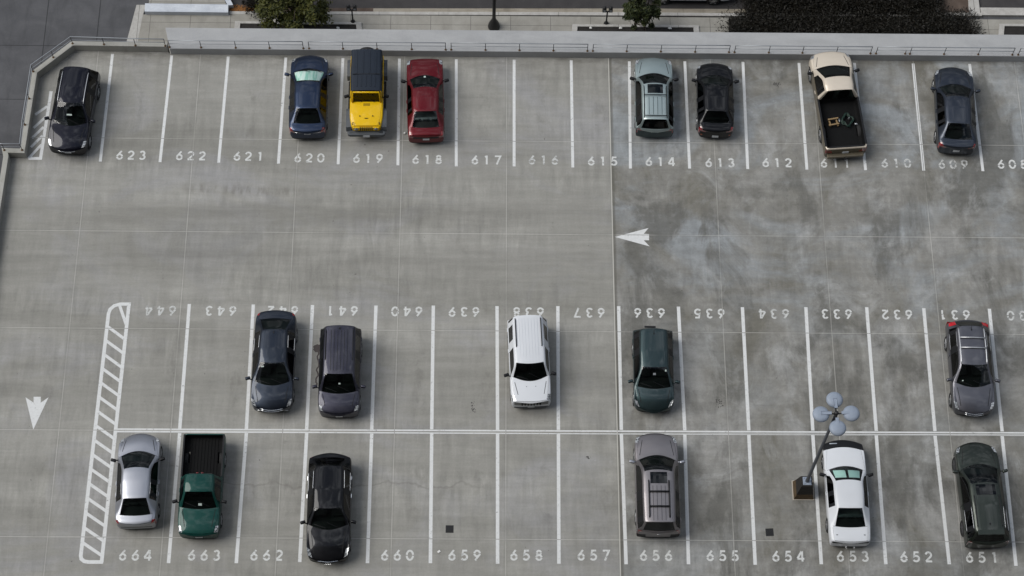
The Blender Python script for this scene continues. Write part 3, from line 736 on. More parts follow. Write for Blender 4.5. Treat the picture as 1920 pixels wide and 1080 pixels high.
for sx in (-1, 1):
    for sy in (-1, 1): lathe(bm, [(0, 0), (.022, 0), (.022, .04), (0, .04)], 8, 'Z', (sx*.13, sy*.13, 1.237))
obj('base_plate', bm, M['lamp_grey'], lp)
HP = 9.0
bm = bmesh.new(); lathe(bm, [(0, 1.23), (.085, 1.23), (.085, 1.45), (.075, 1.5), (.058, HP), (0, HP)], 14); obj('pole', bm, M['pole'], lp, True)
bm = bmesh.new(); lathe(bm, [(0, HP-.16), (.085, HP-.16), (.085, HP+.06), (.05, HP+.10), (0, HP+.10)], 14); obj('hub', bm, M['black_iron'], lp, True)
for k in range(4):
    a = R_(90*k + 2); d = Vector((math.cos(a), math.sin(a), 0))
    bm = bmesh.new(); tube(bm, [d*.06+Vector((0, 0, HP-.06)), d*.2+Vector((0, 0, HP-.04)), d*.34+Vector((0, 0, HP-.02))], .028, 8); ar = obj('arm', bm, M['black_iron'], lp, True)
    bm = bmesh.new(); c = d*.60+Vector((0, 0, HP-.03))
    lathe(bm, [(0, -.11), (.26, -.11), (.325, -.08), (.335, -.03), (.325, 0), (.29, .045), (.20, .075), (.08, .09), (0, .092)], 28, 'Z', c); sh = obj('lamp_shade', bm, M['lamp_grey'], lp, True)
    bm = bmesh.new(); rot = Matrix.Rotation(a, 3, 'Z')
    bx(bm, d*.40+Vector((0, 0, HP+.035)), (.40, .13, .05), .018, rot=rot); obj('ballast_housing', bm, M['lamp_grey'], sh)
    bm = bmesh.new(); lathe(bm, [(0, -.125), (.24, -.125), (.255, -.112), (0, -.112)], 20, 'Z', c); obj('lens', bm, M['silver'], sh)
tag(lp, 'tall grey lamp post with four round shades on a dark pedestal', 'lamp post')

# ------------------------------------------------------------------ vehicles
P_BODY, P_WS, P_RW, P_SW, P_TRIM, P_HEAD, P_TAIL, P_HOOD, P_BOOT, P_DF, P_DR, P_ARCH, P_ROOF, P_LOW, P_BED, P_BRA = range(16)
WHEELS = {}
def wheel_meshes(R, w, kind):
    key = (round(R, 3), kind)
    if key in WHEELS: return WHEELS[key]
    bm = bmesh.new(); n = 28
    lathe(bm, [(R*.62, 0), (R*.66, -.012), (R*.90, -.016), (R*.985, .012), (R, .05), (R, w-.05), (R*.97, w-.01), (R*.66, w), (R*.62, w)], n, 'Y')
    me = bpy.data.meshes.new('tyre'); bm.to_mesh(me); bm.free(); me.materials.append(M['tyre'])
    for p in me.polygons: p.use_smooth = True
    bm = bmesh.new(); r = R*.655
    lathe(bm, [(r, 0.0), (r*.93, .012), (r*.90, .06), (0, .065)], n, 'Y')
    lathe(bm, [(r*.26, -.002), (r*.2, -.012), (0, -.012)], 14, 'Y')
    for k in range(5 if kind != 'multi' else 9):
        a = 2*math.pi*k/(5 if kind != 'multi' else 9)
        rot = Matrix.Rotation(a, 3, 'Y')
        bx(bm, rot @ Vector((0, .016, r*.56)), (r*(.30 if kind != 'multi' else .15), .045, r*.80), .006, rot=rot)
    me2 = bpy.data.meshes.new('rim'); bm.to_mesh(me2); bm.free(); me2.materials.append(M['rim_dark'] if kind == 'dark' else M['rim'])
    WHEELS[key] = (me, me2); return WHEELS[key]

def islands(nb):
    # pieces that do not touch each other, small slivers kept with the largest piece
    seen = {}; n = 0
    for f0 in nb.faces:
        if f0 in seen: continue
        st = [f0]; seen[f0] = n
        while st:
            fc = st.pop()
            for v in fc.verts:
                for g in v.link_faces:
                    if g not in seen: seen[g] = n; st.append(g)
        n += 1
    if n == 1: return [nb]
    idx = {f0.index: k for f0, k in seen.items()}
    area = [0.0]*n
    for f0, k in seen.items(): area[k] += f0.calc_area()
    out = []
    for k in range(n):
        if area[k] < .004: continue
        c = nb.copy(); c.faces.ensure_lookup_table()
        bmesh.ops.delete(c, geom=[f0 for f0 in c.faces if idx[f0.index] != k], context='FACES'); out.append(c)
    nb.free(); return out
class Car:
    pass

def vehicle(name, label, cat, loc, hd, s):
    """s: L W H and the places along the car (metres from its middle): cowl, wtop, rtop, rbase"""
    Lg, W, H = s['L'], s['W'], s['H']; hw = W/2; typ = s['type']
    root = empty(name, loc, hd); tag(root, label, cat, 'vehicles parked on the deck' if s.get('deck', True) else None)
    f, b = Lg/2, -Lg/2
    cowl, wtop, rtop, rbase = s['cowl'], s['wtop'], s['rtop'], s['rbase']
    zb, zc, zn = s['zb'], s['zc'], s['zn']            # belt line, cowl and nose heights
    ztr = s.get('ztr', zc); yr = s.get('yr', hw*.66); sill = s.get('sill', .25)
    tuck = s.get('nose_w', .86); bow_n = s.get('bow_n', .30); bow_t = s.get('bow_t', .20); bw = s.get('bow_w', .34); bb = s.get('bow_b', .12)
    inner = s.get('inner', .86); zbr = s.get('zbr', zb+.03)
    def low(w): return [(w*.84, sill), (w*.965, sill+.07), (w, (sill+zb)*.5+.02)]
    def deck(x, wf, zbelt, zd, bow=0.0, bl=0.0, crown=.03, inn=None):
        w = hw*wf; i_ = inn or inner
        P = low(w)+[(w*.985, zbelt), (w*.945, zbelt+(zd-zbelt)*.55), (w*i_, zd-.010), (w*(i_-.07), zd+.004), (w*.42, zd+crown*.75), (0, zd+crown)]
        return [(x - (bl if k < 3 else bow)*(y/hw)**2, y, z) for k, (y, z) in enumerate(P)]
    def cab(x, wf, zbelt, yr_, zr, bow=0.0, crown=.03):
        w = hw*wf
        P = low(w)+[(w*.985, zbelt), (w*.955, zbelt+.025), (yr_+.015, zr-.085), (yr_-.045, zr-.018), (yr_*.5, zr+crown*.75), (0, zr+crown)]
        return [(x - (bow*(y/hw)**2 if k > 4 else 0), y, z) for k, (y, z) in enumerate(P)]
    def blend(a, c, t, x=None):
        return [(p[0]+(q[0]-p[0])*t, p[1]+(q[1]-p[1])*t, p[2]+(q[2]-p[2])*t) for p, q in zip(a, c)]
    zr = H - .03
    zrr = s.get('Hr', H) - .03
    tailw = s.get('tail_w', .90)
    W0 = deck(cowl, 1.0, zb+.005, zc, bw, 0, .035, .925)
    W0[6] = (cowl - bw*.75, hw*.875, zc+.002)
    W1 = cab(wtop, 1.0, zb+.01, yr, zr-.012, bw*.55)
    Wm = blend(W0, W1, .52)
    for k in range(5): Wm[k] = (cowl+(wtop-cowl)*.52, W1[k][1], W1[k][2])
    mid = (wtop+rtop)/2 + s.get('bpillar', .08)
    crown_bulge = s.get('bulge', .02)
    M2 = cab(mid+.04, 1.0, zb+.02, yr+.008, zr+crown_bulge); M1 = cab(mid-.04, 1.0, zb+.02, yr+.008, zr+crown_bulge)
    ppos = s.get('cpillar', rtop+.16)
    P2 = cab(ppos+.05, 1.0, zbr, yr*.985, zrr+crown_bulge*.4); P1 = cab(ppos-.02, 1.0, zbr, yr*.98, zrr+crown_bulge*.3)
    S = []
    if typ == 'pickup':
        rail, floor = s['rail'], .66
        def bed(x, wf=1.0):
            w = hw*wf
            P = low(w)+[(w*.985, zb-.02), (w*.97, rail-.02), (w*.91, rail), (w*.86, floor), (w*.42, floor), (0, floor)]
            return [(x, y, z) for y, z in P]
        B1 = cab(rtop, 1.0, zbr, yr*.97, zrr, -.02)
        S = [('R0', deck(b, .97, zb-.05, rail-.06, 0, 0, 0, .90)), ('R1', deck(b+.025, .99, zb-.02, rail, 0, 0, 0, .90)), ('R1b', deck(b+.075, 1.0, zb-.02, rail, 0, 0, 0, .90)), ('R2', bed(b+.09)), ('Bx', bed((b+rtop)/2)),
             ('B0', bed(rtop-.07)), ('Bm', deck(rtop-.05, 1.0, zb, rail, 0, 0, 0, .91)), ('B1', B1), ('P1', P1), ('P2', P2), ('M1', M1), ('M2', M2)]
        for _, st in S[3:6]: pass
    else:
        B0 = deck(rbase, .985, zbr, ztr, -bb, 0, .03, .84)
        B1 = cab(rtop, .995, zbr, yr*s.get('yr_rear', .95), zrr, -bb*.6)
        Bm = blend(B0, B1, .5)
        for k in range(5): Bm[k] = ((rbase+rtop)/2, hw*.99*(.985 if k == 3 else .955 if k == 4 else 1) if k > 1 else B1[k][1], B1[k][2])
        long = rbase - b > .30
        S = [('R0', deck(b, tailw*.93, zbr-.16, ztr-.16, -bow_t, -bow_t*.8, .0, .80)),
             ('R1', deck(b+(.05 if long else .02), tailw, zbr-.07, ztr-.045, -bow_t, -bow_t*.8, .01, .82)),
             ('R2', deck(b+((rbase-b)*.42 if long else .05+.3*(rbase-b)), .955, zbr-.01, ztr-(.008 if long else .02), -bb, -bow_t*.4, .028, .84)),
             ('B0', B0), ('Bm', Bm), ('B1', B1), ('P1', P1), ('P2', P2), ('M1', M1), ('M2', M2)]
    hl = f-cowl
    S += [('W1', W1), ('Wm', Wm), ('W0', W0),
          ('H1', deck(cowl+hl*.42, 1.0, zb-.02, zc-(zc-zn)*.18, bw*.8, 0, .045, .86)),
          ('N2', deck(f-hl*.27-.06, .985, zb-.07, zc-(zc-zn)*.55, bow_n*.75, bow_n*.3, .04, .83)),
          ('N1', deck(f-.07, (tuck+.97)/2, zb-.15, zn, bow_n, bow_n*.9, .02, .78)),
          ('N0', deck(f, tuck, min(zb-.24, zn-.14), zn-s.get('drop', .14), bow_n, bow_n, .0, .78))]
    nm = [a for a, _ in S]; st = [c for _, c in S]; K = 9; ix = {a: i for i, a in enumerate(nm)}
    bm = bmesh.new(); Lv, Rv = [], []
    for prof in st:
        a = [bm.verts.new(p) for p in prof]
        Lv.append(a); Rv.append([bm.verts.new((p[0], -p[1], p[2])) for p in prof[:-1]]+[a[-1]])
    def cls(i, j):
        n0, n1 = nm[i], nm[i+1]
        if typ == 'pickup' and n0 in ('R1b', 'R2', 'Bx', 'B0') and j >= 5: return P_BED
        if n0 in ('W1', 'Wm') and j >= 6: return P_WS
        if typ == 'pickup':
            if n0 == 'Bm' and j >= 6: return P_RW
        elif n0 in ('B0', 'Bm') and j >= 6: return P_RW
        if j == 4:
            if n0 in ('M2', 'W1'): return P_SW
            if n0 == 'P2' and typ != 'pickup': return P_SW
            if n0 == 'P2' and typ == 'pickup': return P_SW if s.get('ext_cab', True) else P_BODY
            if n0 == 'M1' or n0 == 'P1': return P_TRIM
            if n0 == 'B1' and typ != 'pickup': return P_SW if s.get('quarter', True) else P_BODY
            if n0 == 'Bm' and s.get('quarter2', typ == 'suv'): return P_SW
        if s.get('bra') and n0 in ('N2', 'N1') and j >= 2: return P_BRA
        if n0 in ('W0', 'H1', 'N2'):
            if n0 == 'N2' and j in (3, 4) and s.get('heads', True): return P_HEAD
            if j >= 5:
                if s.get('bra') and n0 == 'N2': return P_BRA
                return P_HOOD
        if n0 in ('R1',) and j >= 5 and typ == 'sedan': return P_BOOT
        if n0 == 'R2' and j >= 5 and typ == 'sedan': return P_BOOT
        if typ == 'suv' and n0 in ('R0', 'R1', 'R2') and j >= 5: return P_BOOT
        if n0 in ('R0', 'R1') and typ != 'pickup' and j in ((2, 3, 4) if n0 == 'R1' else (3, 4)) and s.get('tails', True): return P_TAIL
        if n0 in ('R0',) and typ == 'pickup' and j in (2, 3) and s.get('tails', True): return P_TAIL
        if j == 0 or (j == 1 and s.get('cladding')): return P_LOW
        if s.get('side2') and typ != 'pickup' and j in (1, 2) and n0 in ('P2', 'P1', 'M1'): return P_DR
        if s.get('side2') and j in ((1, 2, 3) if typ == 'pickup' else (1, 2)) and n0 not in ('N2', 'N1', 'H1', 'W0'): return P_DF if n0 in ('M2', 'W1', 'Wm') else P_ROOF
        if j in (1, 2, 3):
            if n0 in ('M2', 'W1', 'Wm') : return P_DF
            if n0 in ('P2', 'P1', 'M1') and s.get('doors', 4) == 4: return P_DR
        if j >= 5 and nm[i] in ('B1', 'P1', 'P2', 'M1', 'M2') and s.get('roof2') and not s.get('side2'): return P_ROOF
        return P_BODY
    for i in range(len(st)-1):
        for j in range(K-1):
            m = cls(i, j)
            fa = bm.faces.new((Lv[i][j], Lv[i][j+1], Lv[i+1][j+1], Lv[i+1][j])); fa.material_index = m
            fb = bm.faces.new((Rv[i][j], Rv[i+1][j], Rv[i+1][j+1], Rv[i][j+1])); fb.material_index = m
        fc = bm.faces.new((Lv[i][0], Lv[i+1][0], Rv[i+1][0], Rv[i][0])); fc.material_index = P_LOW
    for i in (0, len(st)-1):
        for j in range(K-1):
            q = (Lv[i][j], Lv[i][j+1], Rv[i][j+1], Rv[i][j]) if j < K-2 else (Lv[i][j], Lv[i][j+1], Rv[i][j])
            fc = bm.faces.new(q); fc.material_index = P_LOW if j == 0 else (P_BRA if s.get('bra') and i else P_BODY)
            if i == 0 and s.get('side2') and j >= 1: fc.material_index = P_ROOF
    bmesh.ops.recalc_face_normals(bm, faces=bm.faces[:])
    # creases: belt line, window base, bed edges
    cl = bm.edges.layers.float.new('crease_edge')
    hard = s.get('hard', 0.0)
    def crease(a, c, v):
        e = bm.edges.get((a, c))
        if e: e[cl] = v
    for i in range(len(st)-1):
        for side in (Lv, Rv):
            crease(side[i][4], side[i+1][4], max(.45, hard)); crease(side[i][3], side[i+1][3], max(.25, hard))
            if nm[i] in ('B1', 'P1', 'P2', 'M1', 'M2'): crease(side[i][5], side[i+1][5], max(.3, hard))
            if hard: crease(side[i][5], side[i+1][5], hard); crease(side[i][6], side[i+1][6], hard*.7)
            if nm[i] in ('W0', 'H1', 'N2'): crease(side[i][5], side[i+1][5], max(.35, hard))
            if typ == 'pickup' and nm[i] in ('R1', 'R1b', 'R2', 'Bx', 'B0'):
                for j in (4, 5, 6): crease(side[i][j], side[i+1][j], .95)
    def crease_st(n, v, j0=4):
        i = ix.get(n)
        if i is None: return
        for side in (Lv, Rv):
            for j in range(j0, K-1): crease(side[i][j], side[i][j+1], v)
    crease_st('W0', max(.45, hard)); crease_st('N1', s.get('nose_crease', .2), 3)
    crease_st('W1', max(.25, hard*.8)); crease_st('B1', max(.35 if typ == 'sedan' else .5, hard*.8)); crease_st('B0', .4)
    if typ == 'sedan': crease_st('R1', .45)
    if typ == 'pickup':
        for n in ('R0', 'R1', 'R1b', 'R2', 'B0', 'Bm', 'B1'): crease_st(n, .95, 3 if n in ('R0', 'R1') else 4)
    if s.get('box_tail'): crease_st('R0', .9, 1); crease_st('R1', .8, 1)
    me = bpy.data.meshes.new('cage'); bm.to_mesh(me); bm.free()
    tmp = bpy.data.objects.new('cage', me); COL.objects.link(tmp)
    sub = tmp.modifiers.new('s', 'SUBSURF'); sub.levels = 2; sub.render_levels = 2
    # wheel arches
    Rw = s.get('Rw', .33); xf, xr = s.get('xf', f-.195*Lg), s.get('xr', b+.205*Lg)
    cb = bmesh.new()
    for x in (xf, xr):
        for sy in (-1, 1):
            c0 = min(sy*(hw-.30), sy*(hw+.2)); rg = []
            lathe(cb, [(0, c0), (Rw+.055, c0), (Rw+.055, c0+.5), (0, c0+.5)], 24, 'Y', (x, 0, Rw), P_ARCH)
    bmesh.ops.remove_doubles(cb, verts=cb.verts[:], dist=1e-5)
    bmesh.ops.recalc_face_normals(cb, faces=cb.faces[:])
    mc = bpy.data.meshes.new('cutter'); cb.to_mesh(mc); cb.free()
    for k in range(16): mc.materials.append(None)
    cut = bpy.data.objects.new('cutter', mc); COL.objects.link(cut)
    bo = tmp.modifiers.new('b', 'BOOLEAN'); bo.operation = 'DIFFERENCE'; bo.object = cut; bo.solver = 'EXACT'
    pm = s['paint']; low_m = s.get('low', pm)
    mats = {P_BODY: pm, P_WS: s.get('ws_glass', M['glass']), P_RW: s.get('rw_glass', M['glass']), P_SW: s.get('sw_glass', M['glass_dark']), P_TRIM: s.get('pillar', M['trim']), P_HEAD: M['headlight'], P_TAIL: M['taillight'], P_HOOD: pm, P_BOOT: pm,
            P_DF: s.get('side2') or pm, P_DR: s.get('side2') or pm, P_ARCH: M['arch'], P_ROOF: s.get('roof2') or s.get('side2') or pm, P_LOW: s.get('lower', M['trim']), P_BED: M['bed'], P_BRA: M['trim']}
    for k in range(16): me.materials.append(mats[k])
    dg = bpy.context.evaluated_depsgraph_get(); ev = tmp.evaluated_get(dg); full = bpy.data.meshes.new_from_object(ev)
    bpy.data.objects.remove(tmp); bpy.data.objects.remove(cut)
    # fit the smoothed shell to the measured size
    bm = bmesh.new(); bm.from_mesh(full)
    xs = [v.co.x for v in bm.verts]; ys = [v.co.y for v in bm.verts]; zs = [v.co.z for v in bm.verts]
    kx0, kx1, ky, kz = min(xs), max(xs), hw/max(ys), (H)/max(zs)
    for v in bm.verts:
        v.co.x = b + (v.co.x-kx0)/(kx1-kx0)*Lg; v.co.y *= ky; v.co.z *= kz
    bm.normal_update(); tree_ = BVHTree.FromBMesh(bm)
    pn = {P_WS: 'windscreen', P_RW: 'rear_window', P_SW: 'side_window', P_TRIM: 'window_pillar', P_HEAD: 'headlight', P_TAIL: 'tail_light', P_HOOD: 'hood', P_BOOT: 'boot_lid' if typ == 'sedan' else 'tailgate', P_DF: 'front_door', P_DR: 'rear_door', P_ARCH: 'wheel_arch', P_ROOF: 'lower_body' if s.get('side2') else 'roof', P_LOW: 'lower_trim', P_BED: 'cargo_bed', P_BRA: 'hood_cover', P_BODY: 'body'}
    used = {fc.material_index for fc in bm.faces}; made = {}
    for mi in sorted(used):
        for side in ((0,) if mi not in (P_SW, P_HEAD, P_TAIL, P_DF, P_DR) else (1, -1)):
            nb = bm.copy()
            kill = [fc for fc in nb.faces if fc.material_index != mi or (side and fc.calc_center_median().y*side < 0)]
            bmesh.ops.delete(nb, geom=kill, context='FACES')
            if not nb.faces: nb.free(); continue
            for fc in nb.faces: fc.material_index = 0
            nb.faces.index_update()
            if mi in (P_HOOD, P_BOOT, P_DF, P_DR, P_BRA):
                mv = {}
                for v in nb.verts:
                    if v.is_boundary:
                        nbv = [e.other_vert(v).co for e in v.link_edges if not e.is_boundary]
                        if nbv:
                            d = sum(nbv, Vector())/len(nbv)-v.co
                            if d.length > 1e-6: mv[v] = v.co + d.normalized()*min(.014, d.length*.4)
                for v, c in mv.items(): v.co = c
            if mi == P_SW and s.get('win_trim'):
                pass
            if mi in (P_SW, P_TRIM) and s.get('win_trim'):
                for e in nb.edges:
                    dv = e.verts[0].co-e.verts[1].co
                    if e.is_boundary and abs(dv.x) > .45*dv.length: made.setdefault('trims', []).append(tuple(v.co.copy() for v in e.verts))
            for isl in (islands(nb) if mi in (P_SW, P_TRIM, P_ARCH, P_HEAD, P_TAIL, P_BODY, P_DF, P_DR) else [nb]):
                nm_ = pn[mi]
                o = obj(nm_, isl, mats[mi], root, True); made.setdefault(mi, []).append(o)
    bm.free(); bpy.data.meshes.remove(full)
    for sg in (1, -1):
        # the bright strip along the foot of the side glass and the one along its head
        for half in (0, 1):
            pts = {}
            for ea in made.get('trims', []):
                for v in ea:
                    if v.y*sg > 0: pts[round(v.x, 3)] = pts.get(round(v.x, 3), []) + [v]
            ln = []
            for x in sorted(pts):
                L_ = sorted(pts[x], key=lambda v: v.z)
                if len(L_) < 2 or L_[-1].z-L_[0].z < .04: continue
                ln.append(L_[0] if half == 0 else L_[-1])
            ln2 = [ln[0]] if ln else []
            for v in ln[1:]:
                if v.x-ln2[-1].x > .05: ln2.append(v)
            if len(ln2) > 2:
                tb = bmesh.new(); tube(tb, [v+Vector((0, .007*sg, .005)) for v in ln2], s.get('trim_r', .012), 6); obj('window_trim', tb, M['silver'], root, True)
    car = Car(); car.root = root; car.s = s; car.made = made
    def top(x, y):
        h = tree_.ray_cast(Vector((x, y, 4)), Vector((0, 0, -1)))
        return h[0].z if h[0] else None
    def face(y, z, front=True):
        h = tree_.ray_cast(Vector((6 if front else -6, y, z)), Vector((-1 if front else 1, 0, 0)))
        return h[0].x if h[0] else None
    def sidey(x, z, sg):
        h = tree_.ray_cast(Vector((x, 4*sg, z)), Vector((0, -sg, 0)))
        return h[0].y if h[0] else hw*sg
    car.top, car.face, car.sidey = top, face, sidey
    def patch(nm_, x0, x1, y0, y1, mat, lift=.006, n=8, parent=None, y0b=None, y1b=None, lab=None):
        pb = bmesh.new(); G_ = []
        for i in range(n+1):
            row = []; t = i/n
            ya = y0+((y0b if y0b is not None else y0)-y0)*t; yb_ = y1+((y1b if y1b is not None else y1)-y1)*t
            for j in range(n+1):
                x, y = x0+(x1-x0)*t, ya+(yb_-ya)*j/n
                z = top(x, y)
                if z is None: z = row[-1].co.z-lift if row else .8
                row.append(pb.verts.new((x, y, z+lift)))
            G_.append(row)
        for i in range(n):
            for j in range(n): pb.faces.new((G_[i][j], G_[i+1][j], G_[i+1][j+1], G_[i][j+1]))
        r = bmesh.ops.extrude_face_region(pb, geom=pb.faces[:])
        for v in r['geom']:
            if isinstance(v, bmesh.types.BMVert): v.co.z -= abs(lift)+.004 if lift > 0 else .004
        bmesh.ops.recalc_face_normals(pb, faces=pb.faces[:])
        o = obj(nm_, pb, mat, parent or root, False)
        if lab: o['label'] = lab
        return o
    car.patch = patch
    def end(nm_, y0, y1, z0, z1, mat, front=True, lift=.012, n=6, parent=None):
        pb = bmesh.new(); sg = 1 if front else -1; G_ = []
        for i in range(n+1):
            row = []
            for j in range(n+1):
                y, z = y0+(y1-y0)*j/n, z0+(z1-z0)*i/n
                x = face(y, z, front)
                if x is None: x = (f if front else b)
                row.append(pb.verts.new((x+lift*sg, y, z)))
            G_.append(row)
        for i in range(n):
            for j in range(n): pb.faces.new((G_[i][j], G_[i+1][j], G_[i+1][j+1], G_[i][j+1]))
        r = bmesh.ops.extrude_face_region(pb, geom=pb.faces[:])
        for v in r['geom']:
            if isinstance(v, bmesh.types.BMVert): v.co.x -= (lift+.01)*sg
        bmesh.ops.recalc_face_normals(pb, faces=pb.faces[:])
        return obj(nm_, pb, mat, parent or root)
    car.end = end
    def slats(nm_, y0, y1, z0, z1, n, mat, vertical=True, r=.012, front=True, lift=.02, parent=None):
        pb = bmesh.new(); sg = 1 if front else -1
        for k in range(n):
            t = (k+.5)/n
            if vertical: pts = [(y0+(y1-y0)*t, z0), (y0+(y1-y0)*t, (z0+z1)/2), (y0+(y1-y0)*t, z1)]
            else: pts = [(y0+(y1-y0)*q/6, z0+(z1-z0)*t) for q in range(7)]
            P = []
            for y, z in pts:
                x = face(y, z, front); P.append(((x if x is not None else f*sg)+lift*sg, y, z))
            tube(pb, P, r, 6)
        return obj(nm_, pb, mat, parent or root, True)
    car.slats = slats
    # wheels
    tw = .215
    tm, rm = wheel_meshes(Rw, tw, s.get('rims', 'five'))
    for x in (xf, xr):
        for sy in (1, -1):
            we = bpy.data.objects.new('wheel', None); COL.objects.link(we); we.parent = root; we.empty_display_size = .1
            we.location = (x, sy*(hw-.02), Rw); we.rotation_euler = (0, 0, 0 if sy < 0 else math.pi)
            for nm_, m_ in (('tyre', tm), ('rim', rm)):
                o = bpy.data.objects.new(nm_, m_); COL.objects.link(o); o.parent = we
    # mirrors
    mm = s.get('mirror', pm); xm = s.get('xm', cowl-.32)
    for sy in (1, -1):
        y0 = abs(sidey(xm, zb-.01, sy)); mb = bmesh.new()
        tube(mb, [(xm+.03, sy*(y0-.03), zb+.0), (xm+.02, sy*(y0+.07), zb+.05)], .028, 8)
        bx(mb, (xm, sy*(y0+.16), zb+.09), (.13, .23, .15), .045, rot=Matrix.Rotation(-.30*sy, 3, 'Z'))
        obj('side_mirror', mb, mm, root, True)
    # door handles
    for key, xh in ((P_DF, mid+.10), (P_DR, (ppos+.20 if typ != 'pickup' else mid))):
        for o in made.get(key, []):
            sy = 1 if sum(v.co.y for v in o.data.vertices) > 0 else -1
            hb = bmesh.new(); zz = zb-.09; bx(hb, (xh, sidey(xh, zz, sy)+.014*sy, zz), (.19, .03, .032), .01)
            obj('door_handle', hb, s.get('handle', pm), o)
    # cabin
    if s.get('cabin', True):
        sm = s.get('seat', M['seat']); zf = .36
        cbm = bmesh.new(); xa = rtop+.0 if typ != 'suv' else rtop+.1
        if typ == 'pickup': xa = rtop+.1
        bx(cbm, ((xa+cowl)/2, 0, zf-.03), (cowl-xa, W*.80, .06))
        obj('cabin_floor', cbm, M['dash'], root)
        cbm = bmesh.new(); bx(cbm, (cowl-.16, 0, zb-.07), (.52, W*.76, .14), .05); obj('dashboard', cbm, M['dash'], root)
        cbm = bmesh.new(); xw = cowl-.62
        tube(cbm, [(xw+.06*math.sin(a)*.5, .36+.18*math.cos(a), zb-.02+.17*math.sin(a)) for a in [2*math.pi*k/14 for k in range(14)]], .015, 6, True); obj('steering_wheel', cbm, M['dash'], root)
        xs_ = cowl-1.15; hb_ = min(zb+.13, H-.42)
        for sy in (1, -1):
            sb = bmesh.new(); bx(sb, (xs_+.10, sy*.37, .48), (.52, .50, .16), .05); bx(sb, (xs_-.22, sy*.37, (hb_+.46)/2), (.15, .48, hb_-.40), .05, rot=Matrix.Rotation(-.18, 3, 'Y'))
            bx(sb, (xs_-.31, sy*.37, hb_+.12), (.10, .26, .17), .04); obj('front_seat', sb, sm, root)
        if typ != 'pickup':
            xs2 = max(xs_-.95, rtop+.05 if typ == 'sedan' else rtop+.55)
            sb = bmesh.new(); bx(sb, (xs2+.12, 0, .47), (.50, 1.2, .16), .05); bx(sb, (xs2-.22, 0, (hb_+.44)/2), (.16, 1.24, hb_-.42), .05, rot=Matrix.Rotation(-.22, 3, 'Y'))
            for y in (-.40, 0, .40): bx(sb, (xs2-.33, y, hb_+.06), (.10, .25, .14), .04)
            obj('rear_seat', sb, sm, root)
            if typ == 'sedan':
                sb = bmesh.new(); bx(sb, ((xs2-.3+rbase)/2-.05, 0, zb-.03), (abs(xs2-.3-rbase)+.1, W*.66, .03)); obj('parcel_shelf', sb, s.get('shelf', M['dash']), root)
    # the shut lines of the hood
    if s.get('seam', True):
        for sy in (1, -1): patch('panel_gap', cowl+.02, f-.40, sy*hw*.775-.012, sy*hw*.775+.012, M['arch'], .003, 6, None, sy*hw*s.get('seam_f', .64)-.012, sy*hw*s.get('seam_f', .64)+.012)
    # plates
    for fr in (True, False):
        if s.get('plate_f' if fr else 'plate_r', True):
            z0 = s.get('zpf', .42) if fr else s.get('zpr', .66)
            end('licence_plate', -.15, .15, z0, z0+.13, M['plate'], fr, .022, 3)
    # wipers
    wb = bmesh.new()
    for y in (.45, -.10):
        pts = [(cowl-.02-.0*k, y-.11*k, 0) for k in range(6)]; P = []
        for k in range(6):
            x = cowl - .05 - .035*k*s.get('wiper', 1) - .12*(y/hw)**2; yy = y-.10*k; z = top(x, yy); P.append((x, yy, (z or 1)+.015))
        tube(wb, P, .010, 5)
    obj('wiper', wb, M['trim'], root)
    return car

def rails(car, x0, x1, y, r=.02, hgt=.05, mat=None, bars=(), label=None):
    z = lambda x, yy: (car.top(x, yy) or 1.5)
    for sy in (1, -1):
        b = bmesh.new(); n = 8
        pts = [(x0, sy*y, z(x0, sy*y)+.005)] + [(x0+(x1-x0)*(k+.5)/n, sy*y, z(x0+(x1-x0)*(k+.5)/n, sy*y)+hgt) for k in range(n)] + [(x1, sy*y, z(x1, sy*y)+.005)]
        tube(b, pts, r, 8); obj('roof_rail', b, mat, car.root, True)
    for xb in bars:
        b = bmesh.new(); zz = max(z(xb, y), z(xb, 0))+hgt
        tube(b, [(xb, -y, zz), (xb, 0, zz+.012), (xb, y, zz)], r*1.1, 8); obj('crossbar', b, mat, car.root, True)
def ribs(car, x0, x1, ys, w, mat, name='roof_rib', lift=.008):
    for y in ys: car.patch(name, x0, x1, y-w/2, y+w/2, mat, lift, 6)
def antenna(car, x, y=0.0, h=.22, lean=-.22):
    b = bmesh.new(); z = car.top(x, y); tube(b, [(x, y, z), (x+lean, y, z+h)], .012, 6, False, .006); lathe(b, [(0, -.01), (.035, -.01), (.03, .03), (0, .035)], 8, 'Z', (x, y, z)); obj('antenna', b, M['trim'], car.root)
def exhaust(car, ys, z=.28):
    for y in ys:
        b = bmesh.new(); x = -car.s['L']/2; tube(b, [(x+.25, y, z), (x-.03, y, z)], .035, 8); obj('exhaust_pipe', b, M['chrome'], car.root)

